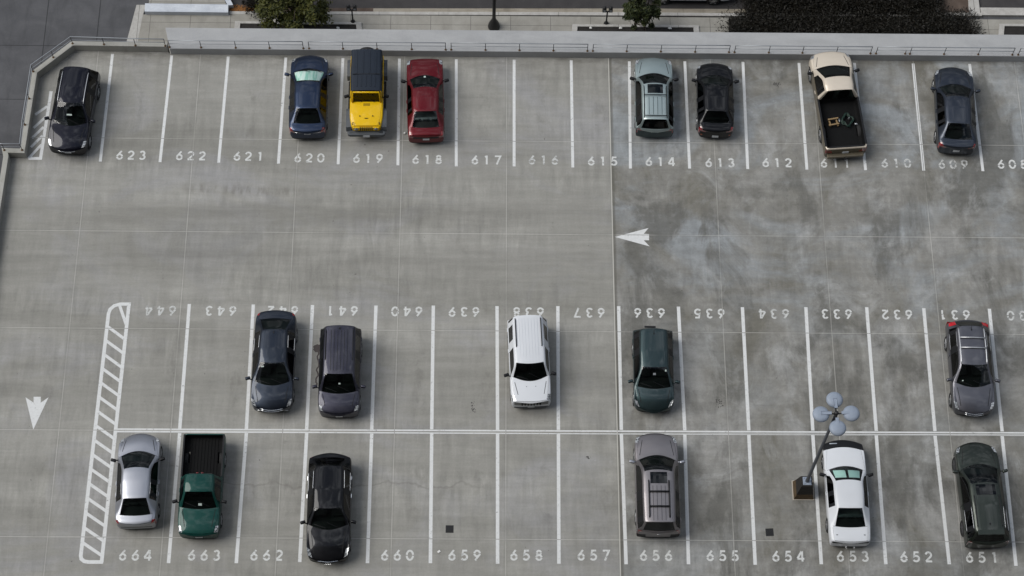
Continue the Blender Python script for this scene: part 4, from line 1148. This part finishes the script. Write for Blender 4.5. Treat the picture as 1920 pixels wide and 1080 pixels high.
PT = {}
for k_, nm_, col_, met_, rg_, du_ in (
    ('navy', 'navy_paint', (.022, .034, .066), .85, .30, .02), ('red', 'dark_red_paint', (.105, .006, .010), .5, .36, .03), ('teal', 'pale_teal_paint', (.33, .39, .385), .85, .34, .02),
    ('black', 'black_paint', (.006, .0062, .0075), .5, .30, .01), ('blackblue', 'blue_black_paint', (.006, .0065, .012), .5, .30, .012), ('beige', 'beige_paint', (.60, .53, .44), .35, .38, .08),
    ('slate', 'slate_blue_paint', (.036, .043, .058), .85, .32, .02), ('yellow', 'yellow_paint', (.68, .42, .003), 0, .40, .02), ('violet', 'violet_grey_paint', (.034, .034, .050), .8, .36, .08),
    ('greyblue', 'dark_grey_blue_paint', (.024, .030, .042), .85, .30, .02), ('white', 'white_paint', (.58, .60, .63), 0, .40, .03), ('green_grey', 'dark_green_grey_paint', (.028, .046, .049), .8, .32, .03),
    ('graphite', 'graphite_paint', (.105, .105, .12), .85, .32, .02), ('silver', 'silver_paint', (.32, .33, .365), .85, .34, .02), ('green', 'green_paint', (.003, .040, .033), .3, .38, .03),
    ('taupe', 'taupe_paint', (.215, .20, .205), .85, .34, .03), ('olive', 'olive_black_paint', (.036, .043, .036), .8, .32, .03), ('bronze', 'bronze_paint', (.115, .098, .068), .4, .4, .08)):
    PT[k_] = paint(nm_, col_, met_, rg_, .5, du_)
PT['hardtop'] = simple('blue_black_hardtop', (.014, .020, .031), .5, 0, .15, 4, .2)

def place(c, hd, z=0.0): return (c[0], c[1], z), R_(hd)

# --- top row
l, h = place((-19.27, 47.75), -93.6)
c = vehicle('black_suv', 'black car with silver roof rails parked in the top left corner', 'car', l, h, dict(type='suv', L=4.42, W=1.87, H=1.66, cowl=.98, wtop=.10, rtop=-1.88, rbase=-2.13, zb=1.0, zc=1.06, zn=.86, paint=PT['blackblue'], Rw=.36, zpf=.38, rims='five'))
rails(c, .02, -1.62, .60, .017, .04, M['silver']); c.end('grille', -.42, .42, .60, .80, M['trim']); c.slats('grille_bar', -.42, .42, .58, .84, 2, M['chrome'], False, .010); c.patch('dash_paper', .52, .58, -.12, .12, M['sticker'], .006, 3)

l, h = place((-8.34, 48.76), 90.8)
c = vehicle('navy_sedan', 'navy blue sedan in stall 620 with a foil sunshade behind its windscreen', 'car', l, h, dict(type='sedan', L=4.45, W=1.78, H=1.45, cowl=1.26, wtop=.36, rtop=-1.12, rbase=-1.76, zb=.92, zc=.98, zn=.74, ztr=1.06, paint=PT['navy'], yr=.58, zpr=.70, plate_f=False, ws_glass=M['glass_clear']))
sh = c.patch('sunshade', .44, 1.14, -.56, .56, M['sunshade'], -.05, 8, None, -.70, .70)
c.slats('tail_chrome', -.62, .62, .86, .90, 1, M['chrome'], False, .012, False)
l, h = place((-5.60, 48.78), -89.1)
c = vehicle('yellow_offroad_car', 'boxy yellow off road car with a black hard top in stall 619', 'car', l, h, dict(type='suv', L=3.90, W=1.56, H=1.83, cowl=.62, wtop=.42, rtop=-1.84, rbase=-1.92, zb=1.08, zc=1.14, zn=1.06, ztr=1.1, paint=PT['yellow'], yr=.70, yr_rear=1.0, roof2=PT['hardtop'], hard=.8, nose_w=.80, bow_n=.03, bow_t=.01, bow_w=.02, bow_b=.0, tail_w=.99, box_tail=True, sill=.45, Rw=.40, heads=False, tails=False, plate_f=False, plate_r=False, mirror=M['trim'], ws_glass=M['glass_dark'], bulge=.0, inner=.93, nose_crease=.8, rims='dark', xf=1.28, xr=-1.35, lower=PT['yellow'], xm=.34, seam=False, handle=M['trim'], wiper=.3))
root = c.root
b = bmesh.new(); tube(b, [(.66, -.66, 1.17), (.47, -.60, 1.74), (.47, .60, 1.74), (.66, .66, 1.17)], .045, 6); obj('windscreen_frame', b, PT['yellow'], root, True)
for sy in (1, -1):
    for xw, x0, x1 in ((1.28, .72, 1.93), (-1.35, -1.95, -.83)):
        b = bmesh.new(); y0, y1 = sy*.70, sy*.945
        pr = [(x0, .70), (x0+.15, .93), (xw-.25, 1.0), (xw+.28, 1.0), (x1-.08, .93), (x1, .72)]
        a_ = [b.verts.new((x, y0, z)) for x, z in pr] + [b.verts.new((x, y0, z-.06)) for x, z in reversed(pr)]
        b_ = [b.verts.new((x, y1, z-.03)) for x, z in pr] + [b.verts.new((x, y1, z-.09)) for x, z in reversed(pr)]
        b.faces.new(a_); b.faces.new(b_[::-1])
        for k in range(12): b.faces.new((a_[k], a_[(k+1) % 12], b_[(k+1) % 12], b_[k]))
        bmesh.ops.recalc_face_normals(b, faces=b.faces[:]); obj('fender', b, M['grey_plastic'], root)
    b = bmesh.new(); tube(b, [(.75, sy*.84, .50), (-.85, sy*.84, .50)], .05, 8); obj('side_step', b, M['trim'], root)
b = bmesh.new(); bx(b, (2.04, 0, .62), (.24, 1.62, .20), .05); bx(b, (2.02, .72, .64), (.20, .32, .16), .04, rot=Matrix.Rotation(-.25, 3, 'Z')); bx(b, (2.02, -.72, .64), (.20, .32, .16), .04, rot=Matrix.Rotation(.25, 3, 'Z')); bp = obj('bumper', b, M['grey_plastic'], root)
b = bmesh.new(); bx(b, (2.165, 0, .58), (.015, .30, .15), .004); obj('licence_plate', b, M['plate'], bp)
b = bmesh.new(); bx(b, (1.965, 0, .94), (.05, 1.22, .30), .02); gp = obj('grille', b, PT['yellow'], root)
b = bmesh.new()
for k in range(7): bx(b, (1.985, -.27+.09*k, .95), (.02, .05, .24), .004)
for k in range(7): bx(b, (1.962, -.27+.09*k, 1.085), (.05, .05, .02), .004)
obj('slot', b, M['trim'], gp)
for sy in (1, -1):
    b = bmesh.new(); lathe(b, [(0, -.05), (.095, -.05), (.10, .0), (.08, .03), (0, .04)], 18, 'Y')
    for v in b.verts: v.co = Vector((v.co.y+1.985, v.co.x+sy*.46, v.co.z+.95))
    obj('headlight', b, M['headlight'], root, True)
    b = bmesh.new(); tube(b, [(1.72, sy*.60, 1.12), (1.79, sy*.63, 1.17), (1.86, sy*.63, 1.12)], .022, 6); obj('hood_latch', b, M['trim'], root)
    b = bmesh.new(); bx(b, (1.4, sy*.30, 1.165), (.05, .05, .03), .01); obj('hood_bumper', b, M['trim'], root)
b = bmesh.new()
for k in range(7): bx(b, (.80, -.12+.045*k, 1.172), (.14, .018, .012))
obj('hood_vent', b, M['trim'], root)
b = bmesh.new(); bx(b, (1.52, 0, 1.166), (.03, .16, .015), .005); obj('hood_slot', b, M['trim'], root)
for y in (.38, -.22):
    b = bmesh.new(); tube(b, [(.66, y, 1.2), (.60, y-.16, 1.24), (.57, y-.36, 1.27)], .018, 6); obj('wiper_arm', b, M['trim'], root)
ribs(c, .20, -.42, [-.42, -.22, 0, .22, .42], .05, PT['hardtop'], 'roof_rib', .018); ribs(c, -.52, -1.72, [-.45, -.15, .15, .45], .07, PT['hardtop'], 'roof_rib', .018)
b = bmesh.new(); zt_ = c.top(-.47, 0); bx(b, (-.47, 0, zt_+.004), (.03, 1.28, .012)); obj('roof_seam', b, M['trim'], root)
b = bmesh.new()
for k in range(7): lathe(b, [(0, 0), (.016, 0), (.016, .012), (0, .012)], 8, 'Z', (-1.80, -.5+.1667*k, c.top(-1.80, -.5+.1667*k) or 1.8))
obj('roof_bolt', b, M['grey_plastic'], root)
spare = bpy.data.objects.new('spare_wheel', None); COL.objects.link(spare); spare.parent = root; spare.location = (-2.13, 0, 1.16); spare.rotation_euler = (0, 0, math.pi/2*3)
for nm_, m_ in zip(('tyre', 'rim'), wheel_meshes(.40, .215, 'dark')):
    o = bpy.data.objects.new(nm_, m_); COL.objects.link(o); o.parent = spare
for sy in (1, -1):
    b = bmesh.new(); bx(b, (-1.97, sy*.68, 1.0), (.06, .10, .20), .015); obj('tail_light', b, M['taillight'], root)

l, h = place((-2.86, 48.64), 92.0)
c = vehicle('red_sedan', 'dark red sedan with squared corners in stall 618', 'car', l, h, dict(type='sedan', L=4.42, W=1.74, H=1.40, cowl=1.10, wtop=.26, rtop=-1.08, rbase=-1.79, zb=.88, zc=.94, zn=.76, ztr=1.0, mirror=M['trim'], paint=PT['red'], yr=.60, nose_w=.97, bow_n=.09, bow_t=.05, tuck=1, seam_f=.70, zpr=.58, plate_f=False, seat=M['seat_grey'], rw_glass=M['glass_clear'], shelf=M['seat'], tail_w=.95))
c.patch('dash_paper', .92, 1.04, -.04, .05, M['sticker'], .006, 3); c.end('tail_strip', -.60, .60, .70, .82, M['trim'], False)
c.patch('sunroof', .22, .06, -.34, .34, PT['red'], .004, 5)

l, h = place((7.91, 48.9), 89.2)
c = vehicle('teal_wagon', 'pale teal wagon with a sunroof and roof bars in stall 614', 'car', l, h, dict(type='suv', L=4.22, W=1.79, H=1.50, cowl=1.02, wtop=.30, rtop=-1.74, rbase=-2.0, zb=.93, zc=.99, zn=.76, ztr=1.0, mirror=M['trim'], paint=PT['teal'], yr=.60, zpr=.70, plate_f=False, side2=PT['green_grey'], nose_w=.88, bow_n=.2, lower=PT['green_grey'], ws_glass=M['glass']))
c.patch('sunroof', .16, -.34, -.36, .36, M['glass_dark'], .010, 6); rails(c, .10, -1.66, .53, .018, .045, M['trim'], (-.46, -1.58))
ribs(c, -.55, -1.5, [-.30, -.10, .10, .30], .02, PT['green_grey'])

l, h = place((10.79, 48.77), 88.6)
c = vehicle('black_sedan', 'glossy black compact sedan in stall 613', 'car', l, h, dict(type='sedan', L=4.0, W=1.72, H=1.41, cowl=1.09, wtop=.33, rtop=-1.08, rbase=-1.54, zb=.90, zc=.96, zn=.70, ztr=1.04, mirror=M['trim'], paint=PT['black'], yr=.57, zpr=.36, plate_f=False, nose_w=.84, bow_n=.26))
for sy in (1, -1): c.end('reflector', sy*.70, sy*.62, .5, .56, M['amber'], False, .012, 2)

l, h = place((16.53, 48.62), 94.8)
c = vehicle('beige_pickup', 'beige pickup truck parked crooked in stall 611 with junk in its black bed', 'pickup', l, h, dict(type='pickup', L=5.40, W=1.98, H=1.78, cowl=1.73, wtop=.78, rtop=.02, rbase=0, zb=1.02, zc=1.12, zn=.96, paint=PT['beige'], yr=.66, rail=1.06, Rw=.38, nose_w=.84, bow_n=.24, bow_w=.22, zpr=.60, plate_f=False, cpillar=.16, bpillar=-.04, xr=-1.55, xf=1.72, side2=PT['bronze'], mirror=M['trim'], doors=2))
pick = c
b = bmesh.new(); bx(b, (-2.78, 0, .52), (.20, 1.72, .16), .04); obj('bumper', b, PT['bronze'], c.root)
b = bmesh.new(); tube(b, [(-2.80, 0, .46), (-2.98, 0, .46)], .03, 8); obj('tow_hitch', b, M['trim'], c.root)
b = bmesh.new(); bx(b, (-2.62, 0, 1.075), (.07, 1.62, .015), .004); obj('tailgate_cap', b, M['trim'], c.root)
for sy in (1, -1): b = bmesh.new(); bx(b, (-1.27, sy*.945, 1.072), (2.55, .09, .015), .004); obj('rail_cap', b, M['trim'], c.root)
l, h = place((22.09, 48.32), 87.0)
c = vehicle('slate_sedan', 'slate blue sedan with a silver front corner in stall 609', 'car', l, h, dict(type='sedan', L=4.65, W=1.84, H=1.45, cowl=1.15, wtop=.30, rtop=-1.20, rbase=-1.88, zb=.92, zc=.97, zn=.72, ztr=1.06, paint=PT['slate'], yr=.59, zpr=.52, plate_f=False, nose_w=.80, bow_n=.34))

# --- middle row
l, h = place((-9.27, 35.12), -90.1)
c = vehicle('grey_blue_sedan', 'dark grey blue sedan with chrome window trim covering the number 642', 'car', l, h, dict(type='sedan', L=4.78, W=1.85, H=1.46, cowl=1.27, wtop=.40, rtop=-1.22, rbase=-1.90, zb=.92, zc=.98, zn=.74, ztr=1.05, paint=PT['greyblue'], yr=.59, win_trim=True, nose_w=.82, bow_n=.32, zpf=.36, plate_r=False))
c.slats('grille_bar', -.50, .50, .64, .76, 2, M['chrome'], False, .016); c.slats('bumper_bar', -.72, .72, .40, .44, 1, M['chrome'], False, .010); antenna(c, -1.05, 0, .05, -.12); c.patch('windscreen_tag', .50, .54, -.48, -.36, M['sticker'], .006, 2)

l, h = place((-6.34, 34.6), -89.5)
c = vehicle('violet_suv', 'dark violet grey car with a ribbed roof in stall 641 beside the spill', 'car', l, h, dict(type='suv', L=4.20, W=1.83, H=1.70, cowl=1.16, wtop=.54, rtop=-1.85, rbase=-2.02, zb=1.03, zc=1.10, zn=.92, paint=PT['violet'], yr=.67, nose_w=.84, bow_n=.24, Rw=.36, zpf=.40, xr=-1.25, plate_r=False, bow_w=.2))
ribs(c, .30, -1.62, [-.36, -.22, -.075, .075, .22, .36], .018, M['trim']); rails(c, -.20, -1.66, .60, .018, .03, M['trim']); c.patch('windscreen_tag', .80, .85, .0, .08, M['sticker'], .006, 2)
c.end('grille', -.52, .52, .62, .80, M['trim']); c.patch('roof_sensor', -1.66, -1.73, -.04, .04, M['trim'], .03, 2)

l, h = place((1.98, 35.14), -87.4)
c = vehicle('white_boxy_car', 'white boxy car with a seven slot grille covering the number 638', 'car', l, h, dict(type='suv', L=4.14, W=1.78, H=1.72, cowl=1.06, wtop=.54, rtop=-1.86, rbase=-1.98, zb=1.04, zc=1.11, zn=1.05, drop=.05, pillar=PT['white'], quarter2=False, paint=PT['white'], yr=.66, yr_rear=.92, nose_w=.93, bow_n=.12, tail_w=.94, bow_t=.08, Rw=.36, zpf=.40, hard=.35, mirror=M['trim'], xf=1.30, xr=-1.28, plate_r=False, bow_w=.36, lower=M['grey_plastic'], nose_crease=.8))
ribs(c, .42, -1.70, [-.40, -.27, -.14, 0, .14, .27, .40], .014, M['silver']); rails(c, -.35, -1.72, .56, .022, .05, M['trim'])
g = c.end('grille', -.74, .74, .66, .99, M['grey_metal'], True, .02); c.slats('slot', -.46, .46, .70, .95, 7, M['trim'], True, .040, True, .03, g); c.end('bumper_trim', -.74, .74, .34, .44, M['grey_plastic'], True, .01)
for y in (.22, -.18): c.patch('washer_jet', 1.30, 1.33, y-.015, y+.015, M['trim'], .01, 2)

l, h = place((7.46, 34.80), -90.6)
c = vehicle('green_hatchback', 'dark green grey hatchback with a small rear spoiler in stall 636', 'car', l, h, dict(type='suv', L=3.96, W=1.78, H=1.46, cowl=.98, wtop=.18, rtop=-1.70, rbase=-1.90, zb=.92, zc=.97, zn=.68, ztr=1.0, paint=PT['green_grey'], yr=.60, nose_w=.78, bow_n=.36, zpf=.34, quarter2=False, plate_r=False, bow_w=.2))
antenna(c, -1.45, 0, .06, -.2); c.patch('windscreen_tag', .22, .30, .46, .53, M['sticker'], .006, 2); c.patch('windscreen_badge', .38, .46, -.06, .06, M['galv'], .006, 3)
b = bmesh.new(); bx(b, (-1.80, -.16, (c.top(-1.66, 0) or 1.4)-.05), (.09, .50, .03), .012); obj('spoiler', b, M['trim'], c.root)

l, h = place((21.52, 35.0), -91.0)
c = vehicle('graphite_crossover', 'graphite crossover with silver roof bars and red tail lights covering number 631', 'car', l, h, dict(type='suv', L=4.52, W=1.86, H=1.56, Hr=1.50, cowl=1.04, wtop=.22, rtop=-1.72, rbase=-2.12, zb=.98, zc=1.04, zn=.78, paint=PT['graphite'], yr=.62, yr_rear=.88, nose_w=.80, bow_n=.36, bow_t=.24, Rw=.35, zpf=.38, plate_r=False, win_trim=True, trim_r=.008, quarter2=False))
rails(c, .10, -1.62, .56, .026, .035, M['silver'], (-.62, -1.12)); antenna(c, -1.52, 0, .10, -.24); c.slats('grille_bar', -.42, .42, .60, .80, 3, M['chrome'], False, .012)
c.patch('windscreen_tag', .76, .80, -.52, -.46, M['sticker'], .006, 2)
for sy in (1, -1): c.patch('tail_lens', -1.86, -2.20, sy*.60, sy*.88, M['tail_bright'], .012, 6)

# --- bottom row
l, h = place((-14.8, 29.56), 92.0)
c = vehicle('silver_sedan', 'silver sedan with a dark windscreen in stall 664 beside the hatched strip', 'car', l, h, dict(type='sedan', L=4.34, W=1.80, H=1.42, cowl=1.19, wtop=.34, rtop=-1.06, rbase=-1.74, zb=.91, zc=.96, zn=.70, ztr=1.05, paint=PT['silver'], yr=.58, nose_w=.78, bow_n=.36, zpr=.66, plate_f=False, mirror=M['trim'], win_trim=True, trim_r=.006, xm=.80))
c.end('bumper_groove', -.66, .66, .50, .54, M['trim'], False, .006)
l, h = place((-12.06, 29.28), -89.9)
c = vehicle('green_pickup', 'dark green pickup truck with an empty black bed in stall 663', 'pickup', l, h, dict(type='pickup', L=4.62, W=1.80, H=1.62, cowl=1.14, wtop=.56, rtop=-.26, rbase=0, zb=.98, zc=1.05, zn=.92, paint=PT['green'], yr=.62, rail=1.02, Rw=.35, nose_w=.88, bow_n=.16, bow_w=.14, zpf=.44, cpillar=-.12, bpillar=.0, mirror=M['trim'], doors=2, lower=M['trim'], tails=False, plate_r=False, xr=-1.32))
c.patch('dash_paper', .96, 1.04, -.02, .13, M['sticker'], .006, 3); c.end('grille', -.48, .48, .66, .82, M['trim'])
b = bmesh.new()
for k in range(9): bx(b, (-1.28, -.56+.14*k, .668), (1.9, .05, .014), .004)
obj('bed_rib', b, M['bed'], c.root)
for y in (-.1, .12): b = bmesh.new(); bx(b, (-.275, y, 1.60), (.03, .09, .03), .006); obj('cab_lamp', b, M['taillight'], c.root)
for sy in (1, -1): b = bmesh.new(); bx(b, (-1.28, sy*.853, 1.028), (1.92, .07, .014), .004); obj('rail_cap', b, M['trim'], c.root)

l, h = place((-6.57, 28.32), -89.1)
c = vehicle('black_wagon', 'long glossy black car with chrome window lines in stall 661 hiding its number', 'car', l, h, dict(type='suv', L=4.86, W=1.86, H=1.48, Hr=1.44, cowl=1.06, wtop=.32, rtop=-1.66, rbase=-2.16, zb=.95, zc=1.0, zn=.70, ztr=1.04, paint=PT['black'], yr=.62, yr_rear=.9, nose_w=.82, bow_n=.32, bow_t=.30, win_trim=True, trim_r=.013, handle=M['chrome'], zpf=.30, mirror=PT['black'], Rw=.35, plate_r=False))
g = c.end('grille', -.40, .40, .42, .66, M['trim'])
b = bmesh.new(); tube(b, [((c.face(y, z) or 2.3)+.02, y, z) for y, z in ((-.42, .67), (0, .68), (.42, .67), (.36, .42), (0, .40), (-.36, .42))], .011, 6, True); obj('grille_frame', b, M['chrome'], c.root)
b = bmesh.new()
for k in range(4):
    y0 = -.105+.07*k; z0 = .575
    tube(b, [((c.face(y0, z0) or 2.3)+.03, y0+.045*math.cos(a), z0+.045*math.sin(a)) for a in [2*math.pi*q/12 for q in range(12)]], .006, 5, True)
obj('ring_emblem', b, M['chrome'], g)

l, h = place((7.46, 29.48), 89.9)
c = vehicle('taupe_suv', 'taupe grey car with a roof rack and sunroof in stall 656', 'car', l, h, dict(type='suv', L=4.66, W=1.89, H=1.70, cowl=1.18, wtop=.42, rtop=-2.02, rbase=-2.22, zb=1.02, zc=1.08, zn=.90, ztr=1.08, paint=PT['taupe'], yr=.66, nose_w=.86, bow_n=.24, Rw=.37, zpr=.78, plate_f=False, mirror=PT['silver'], cladding=True, xm=.88))
c.patch('sunroof', .22, -.30, -.36, .36, M['glass_dark'], .010, 6); rails(c, -.16, -1.82, .43, .030, .06, M['trim'], (-.68, -1.34)); ribs(c, -.40, -1.95, [-.26, -.09, .09, .26], .016, M['trim'])
c.slats('emblem', -.06, .06, .98, 1.0, 1, M['chrome'], False, .012, False)

l, h = place((15.62, 29.22), 90.0)
c = vehicle('white_sedan', 'white sedan with a black hood cover in stall 653 beside the lamp post', 'car', l, h, dict(type='sedan', L=4.80, W=1.80, H=1.36, cowl=1.04, wtop=.33, rtop=-.96, rbase=-1.72, zb=.86, zc=.92, zn=.72, ztr=.98, paint=PT['white'], ws_glass=M['glass_clear'], yr=.60, nose_w=.90, seam=False, bow_n=.22, bow_t=.10, tail_w=.95, bra=True, heads=False, mirror=M['trim'], plate_f=False, plate_r=False, seat=M['seat_grey'], doors=2, quarter=False, bow_w=.26, tails=False, xm=.66))
for y0, y1 in ((.06, .58), (-.58, -.06)): c.patch('sunshade', .44, .86, y0*.9, y1*.9, M['sunshade_pale'], -.035, 5, None, y0, y1)
for sy in (1, -1): c.end('tail_light', sy*.78, sy*.34, .70, .84, M['trim'], False, .012, 4)
b = bmesh.new(); bx(b, ((c.face(0, .76, False) or -2.4)-.01, 0, .77), (.02, .56, .10), .006); obj('rear_panel', b, PT['silver'], c.root)
exhaust(c, (.12, -.22), .30); c.patch('hood_edge_lamp', 2.14, 2.19, .28, .60, M['chrome'], .012, 4)
b = bmesh.new(); bx(b, (-2.05, 0, .99), (.03, 1.25, .012)); 
for v in b.verts: v.co.z = (c.top(v.co.x, v.co.y) or .97)+(.006 if v.co.z > .99 else 0)
obj('boot_seam', b, M['trim'], c.root)

l, h = place((21.40, 29.12), 91.4)
c = vehicle('olive_crossover', 'dark olive black crossover with a glass roof in stall 651', 'car', l, h, dict(type='suv', L=4.78, W=1.86, H=1.63, Hr=1.58, cowl=1.22, wtop=.30, rtop=-1.96, rbase=-2.24, zb=1.0, zc=1.07, zn=.84, paint=PT['olive'], yr=.64, yr_rear=.9, nose_w=.80, bow_n=.34, bow_t=.24, Rw=.37, zpr=.74, plate_f=False, win_trim=True, trim_r=.010, rims='dark', xm=.90))
c.patch('sunroof', .14, -.34, -.42, .42, M['glass_dark'], .010, 6); rails(c, -.36, -1.74, .53, .022, .012, M['trim']); antenna(c, -1.62, 0, .05, -.10)
b = bmesh.new(); zz = c.top(-1.95, 0) or 1.5; bx(b, (-2.0, 0, zz+.015), (.22, 1.12, .03), .012); obj('spoiler', b, PT['olive'], c.root)

# --- one car on the street beyond
p = at(1292, 14, ZS); 
c = vehicle('white_street_car', 'white car parked on the street behind the small tree', 'car', (p.x-.0, p.y+1.02, ZS), R_(0), dict(type='sedan', L=4.6, W=1.78, H=1.42, cowl=1.1, wtop=.3, rtop=-1.1, rbase=-1.75, zb=.90, zc=.96, zn=.72, ztr=1.02, paint=PT['white'], deck=False, xf=1.18, win_trim=False))

# --- junk in the bed of the beige pickup
def bedpt(x, y, z):
    a = pick.root.rotation_euler[2]; q = Matrix.Rotation(a, 3, 'Z') @ Vector((x, y, 0)); return (pick.root.location.x+q.x, pick.root.location.y+q.y, z)
b = bmesh.new(); o = Matrix.Rotation(.12, 3, 'Z')
for dx in (-.17, .17): bx(b, (0, dx, .74), (.42, .06, .10), .006, rot=o)
for dy in (-.15, .15): bx(b, (dy, 0, .83), (.07, .50, .06), .006, rot=o)
wf = obj('wooden_frame', b, M['wood']); wf.location = bedpt(-1.12, .34, 0); wf.rotation_euler = (0, 0, pick.root.rotation_euler[2]); tag(wf, 'small wooden frame lying in the bed of the beige pickup', 'wooden frame')
b = bmesh.new(); pts = []
for k in range(90):
    a = k*.42; r = .24+.05*math.sin(k*1.7); pts.append((r*math.cos(a)+random.uniform(-.03, .03), r*1.25*math.sin(a)+random.uniform(-.03, .03), .70+.0014*k+random.uniform(0, .03)))
tube(b, pts, .022, 6); hs = obj('garden_hose', b, M['hose'], None, True); hs.location = bedpt(-1.05, -.34, 0); tag(hs, 'tangled dark green hose in the bed of the beige pickup', 'hose')
for k, (x, y) in enumerate(((-.92, .02), (-1.22, -.66), (-1.02, -.40))):
    b = bmesh.new(); lathe(b, [(0, 0), (.05, 0), (.05, .10), (.02, .15), (.02, .18), (0, .18)], 10, 'Z'); o = obj('small_bottle', b, M['galv'], None, True); o.location = bedpt(x, y, .68 if k < 2 else .80); o.rotation_euler = (1.4 if k < 2 else 0, 0, k*1.3)
    tag(o, ('pale bottle lying beside the wooden frame in the pickup bed', 'pale bottle lying right of the hose in the pickup bed', 'pale bottle on the coiled hose in the pickup bed')[k], 'bottle', 'bottles in the pickup bed')
